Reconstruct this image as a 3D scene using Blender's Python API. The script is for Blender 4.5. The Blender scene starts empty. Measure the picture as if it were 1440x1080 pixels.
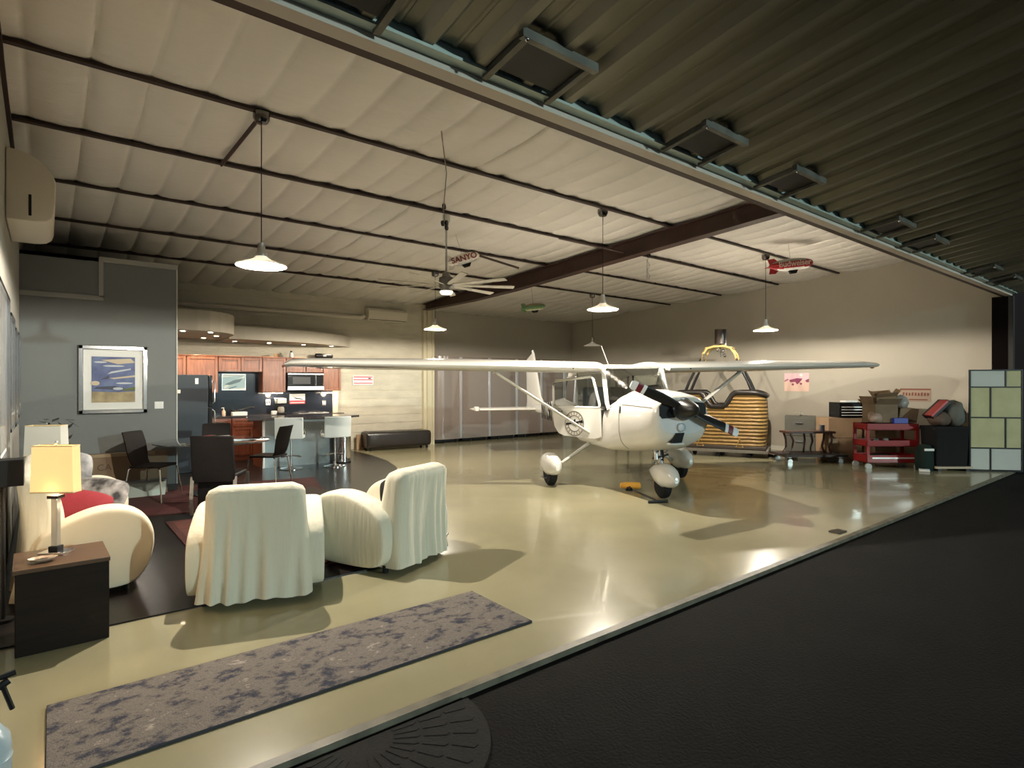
import bpy, bmesh, math, random
from math import sin, cos, pi, radians
from mathutils import Vector, Matrix, noise
random.seed(7)
sc = bpy.context.scene
C = sc.collection
# ---------------------------------------------------------------- camera, world, exposure
YAW = math.atan2(1015, 815)
cd = bpy.data.cameras.new('camera'); cam = bpy.data.objects.new('camera', cd); C.objects.link(cam)
cam.location = (0, 0, 1.55); cam.rotation_euler = (pi/2, 0, YAW - pi/2)
cd.sensor_width = 36; cd.lens = 815/1440*36; cd.clip_start = .05; cd.clip_end = 200
sc.camera = cam
sc.view_settings.view_transform = 'Standard'; sc.view_settings.look = 'None'
sc.view_settings.gamma = 1; sc.view_settings.use_curve_mapping = False
sc.view_settings.exposure = 2.0
w = bpy.data.worlds.new('night_sky'); sc.world = w; w.use_nodes = True
bg = w.node_tree.nodes['Background']; bg.inputs[0].default_value = (.62, .82, .92, 1); bg.inputs[1].default_value = .06
WARM = (1, .90, .76)
WALLX0, WALLX1, DOORY, BACKY, BLOCKY = -.27, 13.42, 2.45, 13.6, 13.0
# cool street lamp far out across the apron, behind the camera
_l = bpy.data.lights.new('apron_lamp', 'POINT'); _l.energy = 2300; _l.color = (.78, 1, .97); _l.shadow_soft_size = .2
_o = bpy.data.objects.new('apron_lamp', _l); C.objects.link(_o); _o.location = (10.5, -20, 5.5)
def roofz(y): return 4.22 - .05*y

# ---------------------------------------------------------------- materials
MATS = {}
def mat(name, col, rough=.6, metal=0, spec=.5, bump=0, bscale=20, var=0, vscale=3, emit=None, estr=0, alpha=1,
        trans=0, stretch=(1, 1, 1), coat=0, sheen=0, col2=None, detail=4):
    if name in MATS: return MATS[name]
    m = bpy.data.materials.new(name); m.use_nodes = True; nt = m.node_tree; N = nt.nodes; L = nt.links
    b = N['Principled BSDF']
    b.inputs['Base Color'].default_value = (*col, 1); b.inputs['Roughness'].default_value = rough
    b.inputs['Metallic'].default_value = metal; b.inputs['Specular IOR Level'].default_value = spec
    b.inputs['Transmission Weight'].default_value = trans; b.inputs['Alpha'].default_value = alpha
    b.inputs['Coat Weight'].default_value = coat; b.inputs['Sheen Weight'].default_value = sheen
    if emit: b.inputs['Emission Color'].default_value = (*emit, 1); b.inputs['Emission Strength'].default_value = estr
    if bump or var:
        tc = N.new('ShaderNodeTexCoord'); mp = N.new('ShaderNodeMapping'); mp.inputs['Scale'].default_value = stretch
        L.new(tc.outputs['Object'], mp.inputs[0])
    if bump:
        t = N.new('ShaderNodeTexNoise'); t.inputs['Scale'].default_value = bscale; t.inputs['Detail'].default_value = detail
        L.new(mp.outputs[0], t.inputs[0]); bp = N.new('ShaderNodeBump'); bp.inputs['Strength'].default_value = bump
        bp.inputs['Distance'].default_value = .02; L.new(t.outputs[0], bp.inputs['Height']); L.new(bp.outputs[0], b.inputs['Normal'])
    if var:
        t = N.new('ShaderNodeTexNoise'); t.inputs['Scale'].default_value = vscale; t.inputs['Detail'].default_value = 6
        L.new(mp.outputs[0], t.inputs[0]); mx = N.new('ShaderNodeMix'); mx.data_type = 'RGBA'
        r = N.new('ShaderNodeMapRange'); r.inputs[1].default_value = .35; r.inputs[2].default_value = .65
        L.new(t.outputs[0], r.inputs[0]); L.new(r.outputs[0], mx.inputs[0])
        c2 = col2 or tuple(c*(1-var) for c in col)
        mx.inputs[6].default_value = (*col, 1); mx.inputs[7].default_value = (*c2, 1)
        L.new(mx.outputs[2], b.inputs['Base Color'])
    MATS[name] = m; return m
def flat(name, hexcol, rough=.7, **k):
    h = hexcol.lstrip('#'); c = [int(h[i:i+2], 16)/255 for i in (0, 2, 4)]
    c = tuple(x/12.92 if x <= .04045 else ((x+.055)/1.055)**2.4 for x in c)
    return mat(name, c, rough, **k)
def glass(name, tint=(.9, .95, .95), fac=.12, rough=.02):
    m = bpy.data.materials.new(name); m.use_nodes = True; nt = m.node_tree; nt.nodes.clear()
    o = nt.nodes.new('ShaderNodeOutputMaterial'); mx = nt.nodes.new('ShaderNodeMixShader'); t = nt.nodes.new('ShaderNodeBsdfTransparent')
    g = nt.nodes.new('ShaderNodeBsdfGlossy'); g.inputs['Roughness'].default_value = rough; t.inputs[0].default_value = (*tint, 1)
    f = nt.nodes.new('ShaderNodeFresnel'); f.inputs[0].default_value = 1.5
    a = nt.nodes.new('ShaderNodeMath'); a.operation = 'ADD'; a.inputs[1].default_value = fac; a.use_clamp = True
    nt.links.new(f.outputs[0], a.inputs[0]); nt.links.new(a.outputs[0], mx.inputs[0])
    nt.links.new(t.outputs[0], mx.inputs[1]); nt.links.new(g.outputs[0], mx.inputs[2]); nt.links.new(mx.outputs[0], o.inputs[0])
    MATS[name] = m; return m

white = mat('painted_white_metal', (.62, .61, .57), .22, coat=.4)
cowlw = mat('white_cowl', (.60, .63, .66), .2, coat=.4)
black = mat('black_plastic', (.009, .009, .010), .45, spec=.3)
gloss_black = mat('gloss_black', (.01, .01, .011), .15)
rubber = mat('rubber', (.012, .012, .012), .85, spec=.2, bump=.2, bscale=60)
chrome = mat('chrome', (.75, .75, .76), .12, metal=1)
steel = mat('brushed_steel', (.55, .55, .54), .35, metal=1, bump=.05, bscale=80, stretch=(1, 1, 20))
galv = mat('galvanised_steel', (.17, .165, .14), .5, metal=.5, var=.4, vscale=6)
brown_steel = mat('brown_primer_steel', (.060, .027, .019), .6, bump=.05, bscale=30, var=.3)
darkpurlin = mat('dark_purlin', (.03, .015, .010), .65)
cloth = mat('cream_slipcover', (.70, .66, .53), .85, bump=.45, bscale=6, stretch=(3, 3, .35), sheen=.2, detail=3)
cloth2 = mat('cream_slipcover_plain', (.68, .62, .48), .85, bump=.12, bscale=5, sheen=.2, detail=3)
leather = mat('black_leather', (.008, .007, .007), .5, spec=.15, bump=.1, bscale=80)
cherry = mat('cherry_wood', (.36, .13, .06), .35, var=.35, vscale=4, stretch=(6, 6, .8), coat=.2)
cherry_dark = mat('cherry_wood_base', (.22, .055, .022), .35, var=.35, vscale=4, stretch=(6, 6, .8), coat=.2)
espresso = mat('espresso_wood', (.016, .010, .007), .55, spec=.15, var=.3, vscale=3, stretch=(1, 12, 12))
granite = mat('black_granite', (.02, .018, .02), .08, var=.6, vscale=60, col2=(.07, .06, .06))
splash = mat('navy_backsplash', (.012, .016, .026), .15)
cardboard = mat('cardboard', (.36, .24, .14), .85, var=.15, vscale=4, bump=.05, bscale=15)
cardboard_d = mat('brown_cardboard', (.22, .15, .09), .85, var=.2, vscale=4)
paper = mat('white_paper', (.8, .8, .77), .7)
redpaint = mat('red_paint', (.25, .015, .015), .3, coat=.3)
grey_paint = mat('grey_paint', (.12, .12, .10), .5)
cream_plastic = mat('cream_plastic', (.62, .57, .47), .45)
plastic_bag = mat('cloudy_plastic', (.30, .29, .27), .3, bump=.8, bscale=9)
glassm = glass('clear_glass'); smoke = glass('smoked_glass', (.35, .38, .38), .1); tintglass = glass('aircraft_glass', (.62, .64, .62), .06)

# ---------------------------------------------------------------- geometry helpers
def BM(): return bmesh.new()
def xf(loc=(0, 0, 0), rot=(0, 0, 0)):
    from mathutils import Euler
    return Matrix.Translation(Vector(loc)) @ Euler(rot).to_matrix().to_4x4()
def box(bm, a, b, M=None, mi=0):
    x0, y0, z0 = a; x1, y1, z1 = b
    vs = [bm.verts.new(p) for p in [(x0,y0,z0),(x1,y0,z0),(x1,y1,z0),(x0,y1,z0),(x0,y0,z1),(x1,y0,z1),(x1,y1,z1),(x0,y1,z1)]]
    if M is not None:
        for v in vs: v.co = M @ v.co
    for f in [(0,3,2,1),(4,5,6,7),(0,1,5,4),(1,2,6,5),(2,3,7,6),(3,0,4,7)]:
        q = bm.faces.new([vs[i] for i in f]); q.material_index = mi
    return bm
def cbox(bm, c, s, M=None, mi=0):
    return box(bm, [c[i]-s[i]/2 for i in range(3)], [c[i]+s[i]/2 for i in range(3)], M, mi)
def ring(bm, pts): return [bm.verts.new(p) for p in pts]
def bridge(bm, r0, r1, closed=True, mi=0):
    n = len(r0)
    for i in range(n if closed else n-1):
        j = (i+1) % n
        f = bm.faces.new([r0[i], r0[j], r1[j], r1[i]]); f.material_index = mi
def loft(bm, secs, closed=True, cap=True, mi=0):
    rs = [ring(bm, s) for s in secs]
    for a, b in zip(rs, rs[1:]): bridge(bm, a, b, closed, mi)
    if cap and closed:
        f = bm.faces.new(rs[0][::-1]); f.material_index = mi; f = bm.faces.new(rs[-1]); f.material_index = mi
    return bm
def tube(bm, pts, r, n=10, cap=True, flat_=1, mi=0):
    pts = [Vector(p) for p in pts]; secs = []
    rr = r if isinstance(r, (list, tuple)) else [r]*len(pts)
    up = Vector((0, 0, 1))
    for i, p in enumerate(pts):
        t = (pts[min(i+1, len(pts)-1)] - pts[max(i-1, 0)]).normalized()
        u = up if abs(t.dot(up)) < .95 else Vector((1, 0, 0))
        a = t.cross(u).normalized(); b = a.cross(t).normalized()
        secs.append([p + a*cos(k*2*pi/n)*rr[i] + b*sin(k*2*pi/n)*rr[i]*flat_ for k in range(n)])
    return loft(bm, secs, True, cap, mi)
def lathe(bm, prof, n=24, c=(0, 0, 0), M=None, mi=0):
    rs = []
    for r, z in prof:
        p = [Vector((c[0]+max(r, 1e-4)*cos(k*2*pi/n), c[1]+max(r, 1e-4)*sin(k*2*pi/n), c[2]+z)) for k in range(n)]
        if M is not None: p = [M @ q for q in p]
        rs.append(ring(bm, p))
    for a, b in zip(rs, rs[1:]): bridge(bm, a, b, True, mi)
    for r_, f_ in ((rs[0], True), (rs[-1], False)):
        f = bm.faces.new(r_[::-1] if f_ else r_); f.material_index = mi
    return bm
def cyl(bm, c, r, h, n=24, r2=None, M=None, mi=0): return lathe(bm, [(r, 0), (r if r2 is None else r2, h)], n, c, M, mi)
def prism(bm, poly, axis, a0, a1, M=None, mi=0):
    def P(p, h):
        v = {'x': (h, p[0], p[1]), 'y': (p[0], h, p[1]), 'z': (p[0], p[1], h)}[axis]
        v = Vector(v); return M @ v if M is not None else v
    return loft(bm, [[P(p, a0) for p in poly], [P(p, a1) for p in poly]], True, True, mi)
def sphere(bm, c, r, n=16, s=(1, 1, 1), mi=0):
    prof = [(r*sin(pi*i/n), -r*cos(pi*i/n)) for i in range(n+1)]
    rs = []
    for q, z in prof:
        rs.append(ring(bm, [(c[0]+max(q, 1e-4)*cos(k*2*pi/(2*n))*s[0], c[1]+max(q, 1e-4)*sin(k*2*pi/(2*n))*s[1], c[2]+z*s[2]) for k in range(2*n)]))
    for a, b in zip(rs, rs[1:]): bridge(bm, a, b, True, mi)
    return bm
def sell(hw, zt, zb, n, k=32, x=0, asym=None):
    out = []; zc = (zt+zb)/2; hh = (zt-zb)/2
    for i in range(k):
        a = 2*pi*i/k; ca, sa = cos(a), sin(a)
        e = n if sa < 0 or asym is None else asym
        out.append((x, hw*math.copysign(abs(ca)**(2/e), ca), zc + hh*math.copysign(abs(sa)**(2/e), sa)))
    return out
def rrect(w_, h_, r, n=5, c=(0, 0)):
    out = []
    for cx, cy, a0 in ((w_/2-r, h_/2-r, 0), (-w_/2+r, h_/2-r, 90), (-w_/2+r, -h_/2+r, 180), (w_/2-r, -h_/2+r, 270)):
        for i in range(n+1):
            a = radians(a0 + 90*i/n); out.append((c[0]+cx+r*cos(a), c[1]+cy+r*sin(a)))
    return out
def obj(name, bm, m, parent=None, smooth=True, bev=0, sub=0, loc=None, rot=None, angle=40):
    bmesh.ops.recalc_face_normals(bm, faces=bm.faces)
    me = bpy.data.meshes.new(name); bm.to_mesh(me); bm.free()
    for x in (m if isinstance(m, (list, tuple)) else [m]): me.materials.append(x)
    if smooth:
        me.polygons.foreach_set('use_smooth', [True]*len(me.polygons)); me.set_sharp_from_angle(angle=radians(angle))
    o = bpy.data.objects.new(name, me); C.objects.link(o)
    if parent: o.parent = parent
    if loc: o.location = loc
    if rot: o.rotation_euler = rot
    if bev:
        b = o.modifiers.new('bevel', 'BEVEL'); b.width = bev; b.segments = 2; b.limit_method = 'ANGLE'; b.angle_limit = radians(35); b.harden_normals = False
    if sub:
        s = o.modifiers.new('subsurf', 'SUBSURF'); s.levels = s.render_levels = sub
    return o
def tag(o, label, cat, group=None):
    o['label'] = label; o['category'] = cat
    if group: o['group'] = group
    return o
def thing(name, label, cat, loc=(0, 0, 0), rotz=0, group=None):
    o = bpy.data.objects.new(name, None); o.empty_display_size = .1; C.objects.link(o); o.location = loc; o.rotation_euler = (0, 0, rotz)
    return tag(o, label, cat, group)
def struct(name, bm, m, parent=None, **k):
    o = obj(name, bm, m, parent, **k)
    if not parent: o['kind'] = 'structure'
    return o
def dup(root, loc, rotz=None, label=None, group=None):
    r = root.copy(); C.objects.link(r); r.location = loc
    if rotz is not None: r.rotation_euler = (r.rotation_euler[0], r.rotation_euler[1], rotz)
    if label: r['label'] = label
    if group: r['group'] = group
    for ch in list(root.children):
        c = ch.copy(); C.objects.link(c); c.parent = r
        for g in list(ch.children):
            d = g.copy(); C.objects.link(d); d.parent = c
    return r
def text(name, s, size, m, parent, M, depth=.002, shear=0, bold=0, sx=1):
    cu = bpy.data.curves.new(name, 'FONT'); cu.body = s; cu.size = size; cu.align_x = 'CENTER'; cu.align_y = 'CENTER'
    cu.extrude = depth; cu.shear = shear; cu.offset = bold
    t = bpy.data.objects.new(name, cu); C.objects.link(t)
    dg = bpy.context.evaluated_depsgraph_get(); me = bpy.data.meshes.new_from_object(t.evaluated_get(dg))
    bpy.data.objects.remove(t); me.name = name
    me.transform(Matrix.Diagonal((sx, 1, 1, 1))); me.transform(M)
    me.materials.clear(); me.materials.append(m)
    o = bpy.data.objects.new(name, me); C.objects.link(o); o.parent = parent
    return o
def art(name, W, H, bgm, shapes, parent, M=None, t=.004):
    """flat printed picture in the XZ plane facing -Y; shapes = [(material, [(u,v)...])] with u,v in 0..1"""
    bm = BM(); ms = [bgm]; box(bm, (-W/2, -t, -H/2), (W/2, 0, H/2))
    for k, (m, pts) in enumerate(shapes):
        if m not in ms: ms.append(m)
        y = -t - .0006*(k+1)
        f = bm.faces.new([bm.verts.new((-W/2+u*W, y, -H/2+v*H)) for u, v in pts]); f.material_index = ms.index(m)
        f.normal_update()
        if f.normal.y > 0: f.normal_flip()
    me = bpy.data.meshes.new(name); bm.to_mesh(me); bm.free()
    for m in ms: me.materials.append(m)
    if M is not None: me.transform(M)
    o = bpy.data.objects.new(name, me); C.objects.link(o); o.parent = parent
    return o
def plight(name, loc, power, col=WARM, r=.04, parent=None, kind='POINT', angle=120, rot=None):
    l = bpy.data.lights.new(name, kind); l.energy = power; l.color = col; l.shadow_soft_size = r
    if kind == 'SPOT': l.spot_size = radians(angle); l.spot_blend = .6
    o = bpy.data.objects.new(name, l); C.objects.link(o); o.location = loc
    if rot: o.rotation_euler = rot
    if parent: o.parent = parent
    return o
# ================================================================ SETTING
# floor (epoxy), dark tiled platform area, asphalt outside
m = mat('epoxy_floor', (.36, .33, .205), .2, var=.16, vscale=.9, bump=.03, bscale=3, coat=.25)
bm = BM(); box(bm, (WALLX0-.2, DOORY+.02, -.12), (WALLX1+.2, 14.2, 0)); struct('floor', bm, m, smooth=False)
bm = BM(); box(bm, (WALLX0, DOORY-.02, -.1), (WALLX1, DOORY+.035, .004))
struct('trim_1', bm, mat('worn_concrete_lip', (.20, .18, .13), .5, var=.5, vscale=7), smooth=False)
asph = mat('asphalt', (.0065, .0062, .0056), .9, spec=.15, bump=.3, bscale=60, var=.3, vscale=2)
bm = BM(); box(bm, (-20, -30, -.15), (45, DOORY-.02, -.03)); box(bm, (WALLX1+.21, DOORY-.02, -.15), (45, 40, -.03)); box(bm, (-20, DOORY-.02, -.15), (WALLX0-.21, 40, -.03)); struct('floor_1', bm, asph, smooth=False)
# dark laminate floor with curved end
dark = mat('dark_laminate', (.014, .011, .010), .3, var=.4, vscale=2, stretch=(.6, 6, 1), coat=.0, spec=.3, bump=.02, bscale=30)
pts = [(WALLX0+.01, 4.5), (2.55, 4.5), (2.9, 4.68), (3.25, 5.1), (3.65, 5.9), (4.1, 7.0), (4.5, 8.1), (4.85, 9.15), (5.12, 9.9), (5.34, 10.7), (5.47, 11.6), (5.5, 12.4), (5.5, 12.98), (WALLX0+.01, 12.98)]
bm = BM(); prism(bm, pts, 'z', .001, .012); struct('floor_2', bm, dark, smooth=False)
# walls
drywall = mat('beige_drywall', (.49, .45, .37), .8, bump=.05, bscale=60, var=.06, vscale=1)
bluewall = mat('blue_grey_paint', (.17, .18, .175), .75, bump=.06, bscale=50)
bm = BM(); box(bm, (WALLX1, DOORY+.05, 0), (WALLX1+.15, BACKY+.15, 4.3)); struct('wall_right', bm, drywall, smooth=False)
bm = BM(); box(bm, (7.5, BACKY, 0), (WALLX1+.1, BACKY+.15, 4.1)); struct('wall_back', bm, drywall, smooth=False)
bm = BM(); box(bm, (WALLX0-.15, DOORY, 0), (WALLX0, BACKY, 4.3)); struct('wall_left', bm, mat('left_wall_paint', (.36, .35, .31), .75, bump=.05, bscale=50), smooth=False)
# split-face block wall behind kitchen: courses modelled
bm = BM(); z = 0; r_ = random.Random(3)
while z < 3.75:
    h = .2; x = WALLX0 - (0 if int(z/.2) % 2 else .2)
    while x < 7.5:
        d = r_.uniform(-.003, .003); a = max(x, WALLX0); b = min(x+.4, 7.5)
        if b > a: box(bm, (a, BLOCKY+d, z+.007), (b, BLOCKY+.12, z+h-.007))
        x += .4
    z += h
box(bm, (WALLX0, BLOCKY+.014, 0), (7.5, BLOCKY+.2, 3.8))
struct('wall_block', bm, mat('painted_block', (.58, .54, .43), .75, bump=.5, bscale=9, stretch=(1, 1, 2.5), var=.15, vscale=2), smooth=False)
bm = BM(); box(bm, (7.48, BLOCKY-.1, 0), (7.8, BACKY, 3.75)); box(bm, (7.56, BLOCKY-.16, 0), (7.62, BLOCKY-.1, 3.5)); box(bm, (7.72, BLOCKY-.13, 0), (7.78, BLOCKY-.1, 3.5))
struct('wall_column', bm, mat('painted_column', (.58, .53, .38), .6), bev=.005)
# blue room box
bm = BM(); box(bm, (WALLX0, 9.6, 0), (1.47, 9.75, 3.25)); box(bm, (1.35, 9.75, 0), (1.47, BLOCKY, 3.25)); box(bm, (WALLX0, 9.6, 3.2), (1.47, BLOCKY, 3.25))
struct('wall_blue', bm, bluewall, smooth=False)
tr = mat('blue_wall_trim', (.33, .33, .30), .6)
bm = BM(); box(bm, (.59, 9.58, 3.2), (1.48, 9.6, 3.27)); box(bm, (.55, 9.58, 2.72), (.6, 9.6, 3.27)); box(bm, (WALLX0, 9.58, 2.68), (.6, 9.6, 2.74))
struct('trim_2', bm, tr, smooth=False)
bm = BM(); box(bm, (WALLX0, 9.575, .012), (1.48, 9.6, .11)); struct('baseboard_left', bm, mat('dark_base', (.03, .025, .02), .6), smooth=False)
bm = BM(); box(bm, (WALLX1-.015, 2.6, 0), (WALLX1, BACKY, .1)); struct('baseboard_right', bm, mat('white_base', (.7, .68, .6), .5), smooth=False)
bm = BM(); box(bm, (1.465, 9.585, 0), (1.48, 9.62, 3.25)); struct('trim_3', bm, mat('corner_bead', (.55, .55, .5), .5), smooth=False)
# insulation ceiling, quilted
PY = [3.95, 5.38, 6.72, 8.2, 9.75, 11.2]
bm = BM(); nx, ny = 700, 110; x0, x1, y0, y1 = WALLX0-.02, WALLX1+.02, 2.62, BACKY+.02
edges = [2.3] + PY + [14]
def ceilz(x, y):
    s = abs(sin(pi*(x+.13)/.39))
    for a, b in zip(edges, edges[1:]):
        if a <= y < b: t = (y-a)/(b-a); near = min(t, 1-t); break
    k = .45 + .55*min(1, near*6)
    z = roofz(y) + .06 - .042*k*1.25*(s**.36)*(1+.4*noise.noise((x*.8, y*.8, 3))) - .04*sin(pi*t)**.7
    r = min(1, abs(x-7.5)/.45); z = roofz(y) + .05 + (z - roofz(y) - .05)*(.25+.75*r)
    z += .010*noise.noise((x*1.5, y*7, 1)) + .014*max(0, 1-near*7)*noise.noise((x*9, y*5, 2))
    return z
g = [[bm.verts.new((x0+(x1-x0)*i/nx, y0+(y1-y0)*j/ny, ceilz(x0+(x1-x0)*i/nx, y0+(y1-y0)*j/ny))) for j in range(ny+1)] for i in range(nx+1)]
for i in range(nx):
    for j in range(ny): bm.faces.new([g[i][j], g[i+1][j], g[i+1][j+1], g[i][j+1]])
ins = mat('vinyl_insulation', (.68, .65, .60), .38, bump=.6, bscale=5, stretch=(.6, 2.5, 1), spec=.4, detail=5)
struct('ceiling', bm, ins, angle=80)
bm = BM(); box(bm, (WALLX0-.2, 2.5, 4.3), (WALLX1+.2, BACKY+.2, 4.36)); struct('ceiling_1', bm, galv, smooth=False)
for y in PY:
    bm = BM(); z = roofz(y); X1 = WALLX1 if y < 10 else 7.4; box(bm, (WALLX0, y-.028, z-.008), (X1, y+.028, z+.0)); box(bm, (WALLX0, y+.02, z), (X1, y+.028, z+.12))
    box(bm, (WALLX0, y-.028, z-.0), (X1, y-.022, z+.02))
    struct('trim_%d' % (PY.index(y)+4), bm, darkpurlin, smooth=False)
bm = BM(); box(bm, (WALLX0, 2.5, roofz(2.5)-.12), (WALLX0+.03, 9.6, roofz(2.5)-.02), None)
for v in bm.verts: v.co.z = roofz(v.co.y) - (.06 if v.co.z < roofz(2.5)-.07 else .0)
struct('trim_11', bm, darkpurlin, smooth=False)
# rafter (tapered brown I beam) at x = 7.5
bm = BM(); X = 7.5; ya, yb = 2.6, BLOCKY-.16; 
BZ = [(2.6, 3.835), (6.0, 3.655), (9.3, 3.475), (10.8, 3.43), (yb, 3.43)]
for s in (0,):
    for (x_, w_) in ((X, .012),):
        prism(bm, BZ + [(yb, roofz(yb)), (ya, roofz(ya))], 'x', x_-.005, x_+.005)
prism(bm, [(y, z-.01) for y, z in BZ] + [(y, z+.006) for y, z in BZ[::-1]], 'x', X-.09, X+.09)
prism(bm, [(ya, roofz(ya)-.02), (yb, roofz(yb)-.02), (yb, roofz(yb)-.006), (ya, roofz(ya)-.006)], 'x', X-.09, X+.09)
o = obj('roof_rafter', bm, brown_steel, smooth=False); tag(o, 'long dark brown steel roof beam running from the hangar door to the column', 'beam')
# end rafter near door : brown beam end
# purlin braces
def brace(p0, p1, label, w_=.03):
    bm = BM(); tube(bm, [p0, p1], w_, 4); tag(obj('roof_brace', bm, brown_steel, smooth=False), label, 'brace')
brace((1.48, 5.40, 3.925), (1.44, 6.70, 3.865), 'short brown brace between two purlins beside the left pendant lamp', .022)
brace((6.35, 6.72, 3.87), (7.42, 6.3, 3.72), 'brown angle brace meeting the long roof beam under the second purlin', .018)
brace((6.9, 3.98, 4.0), (7.45, 3.75, 3.84), 'short brown brace near the door end of the roof beam', .018)
brace((5.75, 8.2, 3.79), (6.7, 8.15, 3.66), 'dark brace behind the right side of the ceiling fan', .02)
# header above door opening and lip
bm = BM(); box(bm, (WALLX0, DOORY+.02, 3.12), (WALLX1, DOORY+.11, 4.3)); struct('wall_header', bm, mat('header_panel', (.62, .55, .47), .5), smooth=False)
bm = BM(); box(bm, (WALLX0, DOORY+.111, 3.12), (WALLX1, DOORY+.17, 3.30)); struct('trim_12', bm, brown_steel, smooth=False)
bm = BM(); box(bm, (WALLX0, DOORY-.03, 3.165), (WALLX1, DOORY+.02, 3.30)); box(bm, (WALLX0, DOORY-.05, 3.155), (WALLX1, DOORY+.02, 3.17))
struct('trim_13', bm, mat('teal_lit_flange', (.42, .50, .46), .45, metal=.3), smooth=False)  # outer header flange; the teal light falling on it is put into the colour
# jamb on the right
bm = BM(); box(bm, (13.37, DOORY+.07, 0), (13.42, DOORY+.30, 3.12)); struct('trim_14', bm, mat('black_jamb', (.006, .004, .004), .8, spec=.05), smooth=False)
bm = BM(); box(bm, (13.37, DOORY-.0, 0), (13.50, DOORY+.068, 3.12)); struct('trim_15', bm, mat('grey_jamb', (.05, .047, .045), .6, spec=.2), smooth=False)
# open hangar door overhead: ribbed steel panel rising outward
SL = .153
def dz(y): return 3.215 + SL*(2.40-y)
bm = BM(); prof = []
x = -3.0
while x < 13.5:
    prof += [(x, 0), (x+.045, -.045), (x+.10, -.045), (x+.145, 0), (x+.21, 0), (x+.22, -.006), (x+.235, -.006), (x+.245, 0)]
    x += .31
prof += [(13.5, 0)]
for y_a, y_b in ((2.40, -4.2),):
    ra = ring(bm, [(px_, y_a, dz(y_a)+pz) for px_, pz in prof]); rb = ring(bm, [(px_, y_b, dz(y_b)+pz) for px_, pz in prof])
    bridge(bm, ra, rb, False)
door = thing('hangar_door', 'ribbed steel hangar door swung open overhead', 'door')
obj('ribbed_panel', bm, mat('ribbed_door_steel', (.25, .235, .18), .42, metal=.35, var=.3, vscale=2, stretch=(1, .3, 1)), door, smooth=False)
bm = BM(); box(bm, (-3, -4.2, dz(-4.2)+.06), (13.5, 2.40, dz(-4.2)+.09))
for v in bm.verts: v.co.z = dz(v.co.y) + (.09 if v.co.z > dz(-4.2)+.07 else .06)
obj('outer_skin', bm, galv, door, smooth=False)
for fx in (.72, 1.76, 3.26, 4.47, 6.62, 7.75, 10.3, 11.5):
    bm = BM(); zz = -.06
    for xx in (fx, fx+.43): prism(bm, [(2.44, dz(2.44)-.075), (2.10, dz(2.10)-.075), (2.10, dz(2.10)-.04), (2.44, dz(2.44)-.04)], 'x', xx, xx+.035)
    box(bm, (fx-.02, 2.08, dz(2.1)-.08), (fx+.49, 2.115, dz(2.1)-.035))
    f = obj('hinge_frame', bm, galv, door, smooth=False)
    bm = BM(); prism(bm, [(2.36, dz(2.36)-.055), (2.14, dz(2.14)-.055), (2.14, dz(2.14)-.02), (2.36, dz(2.36)-.02)], 'x', fx+.05, fx+.42)
    obj('dark_pocket', bm, black, f, smooth=False)
    bm = BM(); sphere(bm, (fx+.01, 2.09, dz(2.09)-.085), .012, 5); obj('bolt', bm, chrome, f)
# neighbouring hangar outside, far right
bm = BM(); box(bm, (20, -9, -.1), (26, 8, 5.2)); 
struct('wall_neighbour', bm, mat('neighbour_siding', (.05, .03, .028), .8, bump=.2, bscale=3, stretch=(1, 8, 0)), smooth=False)

# ================================================================ LAMPS
shade_m = mat('white_enamel', (.85, .84, .8), .35)
_n = shade_m.node_tree; _o = _n.nodes['Material Output']; _b = _n.nodes['Principled BSDF']; _m = _n.nodes.new('ShaderNodeMixShader'); _t = _n.nodes.new('ShaderNodeBsdfTranslucent')
_t.inputs[0].default_value = (1, .95, .85, 1); _m.inputs[0].default_value = .07; _n.links.new(_b.outputs[0], _m.inputs[1]); _n.links.new(_t.outputs[0], _m.inputs[2]); _n.links.new(_m.outputs[0], _o.inputs[0])
bulb_m = mat('lit_bulb', (1, 1, 1), .5, emit=WARM, estr=25)
off_m = mat('unlit_bulb', (.8, .8, .78), .3)
def pendant(x, y, rim, label, lit=True, power=100):
    t = thing('pendant_lamp', label, 'lamp', (x, y, rim), 0)
    zc = roofz(y) - .01 - rim
    bm = BM(); tube(bm, [(0, 0, .19), (0, 0, zc-.05)], .0045, 6); obj('cord', bm, black, t)
    bm = BM(); lathe(bm, [(.0, zc-.09), (.05, zc-.085), (.07, zc-.05), (.072, zc)], 20); obj('canopy', bm, mat('dark_chrome', (.20, .19, .18), .2, metal=1), t)
    bm = BM(); lathe(bm, [(.018, .2), (.03, .19), (.034, .12), (.05, .10), (.05, .075)], 18); obj('socket', bm, steel, t)
    bm = BM(); pr = [(.05, .075), (.07, .055), (.10, .040), (.15, .022), (.21, .0), (.213, -.010), (.208, -.010), (.205, 0), (.148, .018), (.098, .035), (.067, .050), (.04, .068)]
    rs = [ring(bm, [(r*cos(k*pi/18), r*sin(k*pi/18), z) for k in range(36)]) for r, z in pr]
    for a, b in zip(rs, rs[1:]): bridge(bm, a, b)
    sh = obj('lamp_shade', bm, shade_m, t)
    bm = BM(); lathe(bm, [(.0, .014), (.02, .018), (.028, .028), (.028, .040), (.022, .05), (.016, .07)], 16); b = obj('bulb', bm, bulb_m if lit else off_m, t)
    if lit: plight('bulb_light', (0, 0, -.003), power, r=.012, parent=t)
    return t
pendant(1.48, 5.38, 2.60, 'lit white pendant lamp hanging over the sofa area at left')
pendant(5.95, 5.42, 2.58, 'lit pendant lamp hanging just left above the aircraft cabin')
pendant(10.39, 5.43, 2.55, 'lit pendant lamp right of the balloon burner, below the red airship', power=84)
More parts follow.
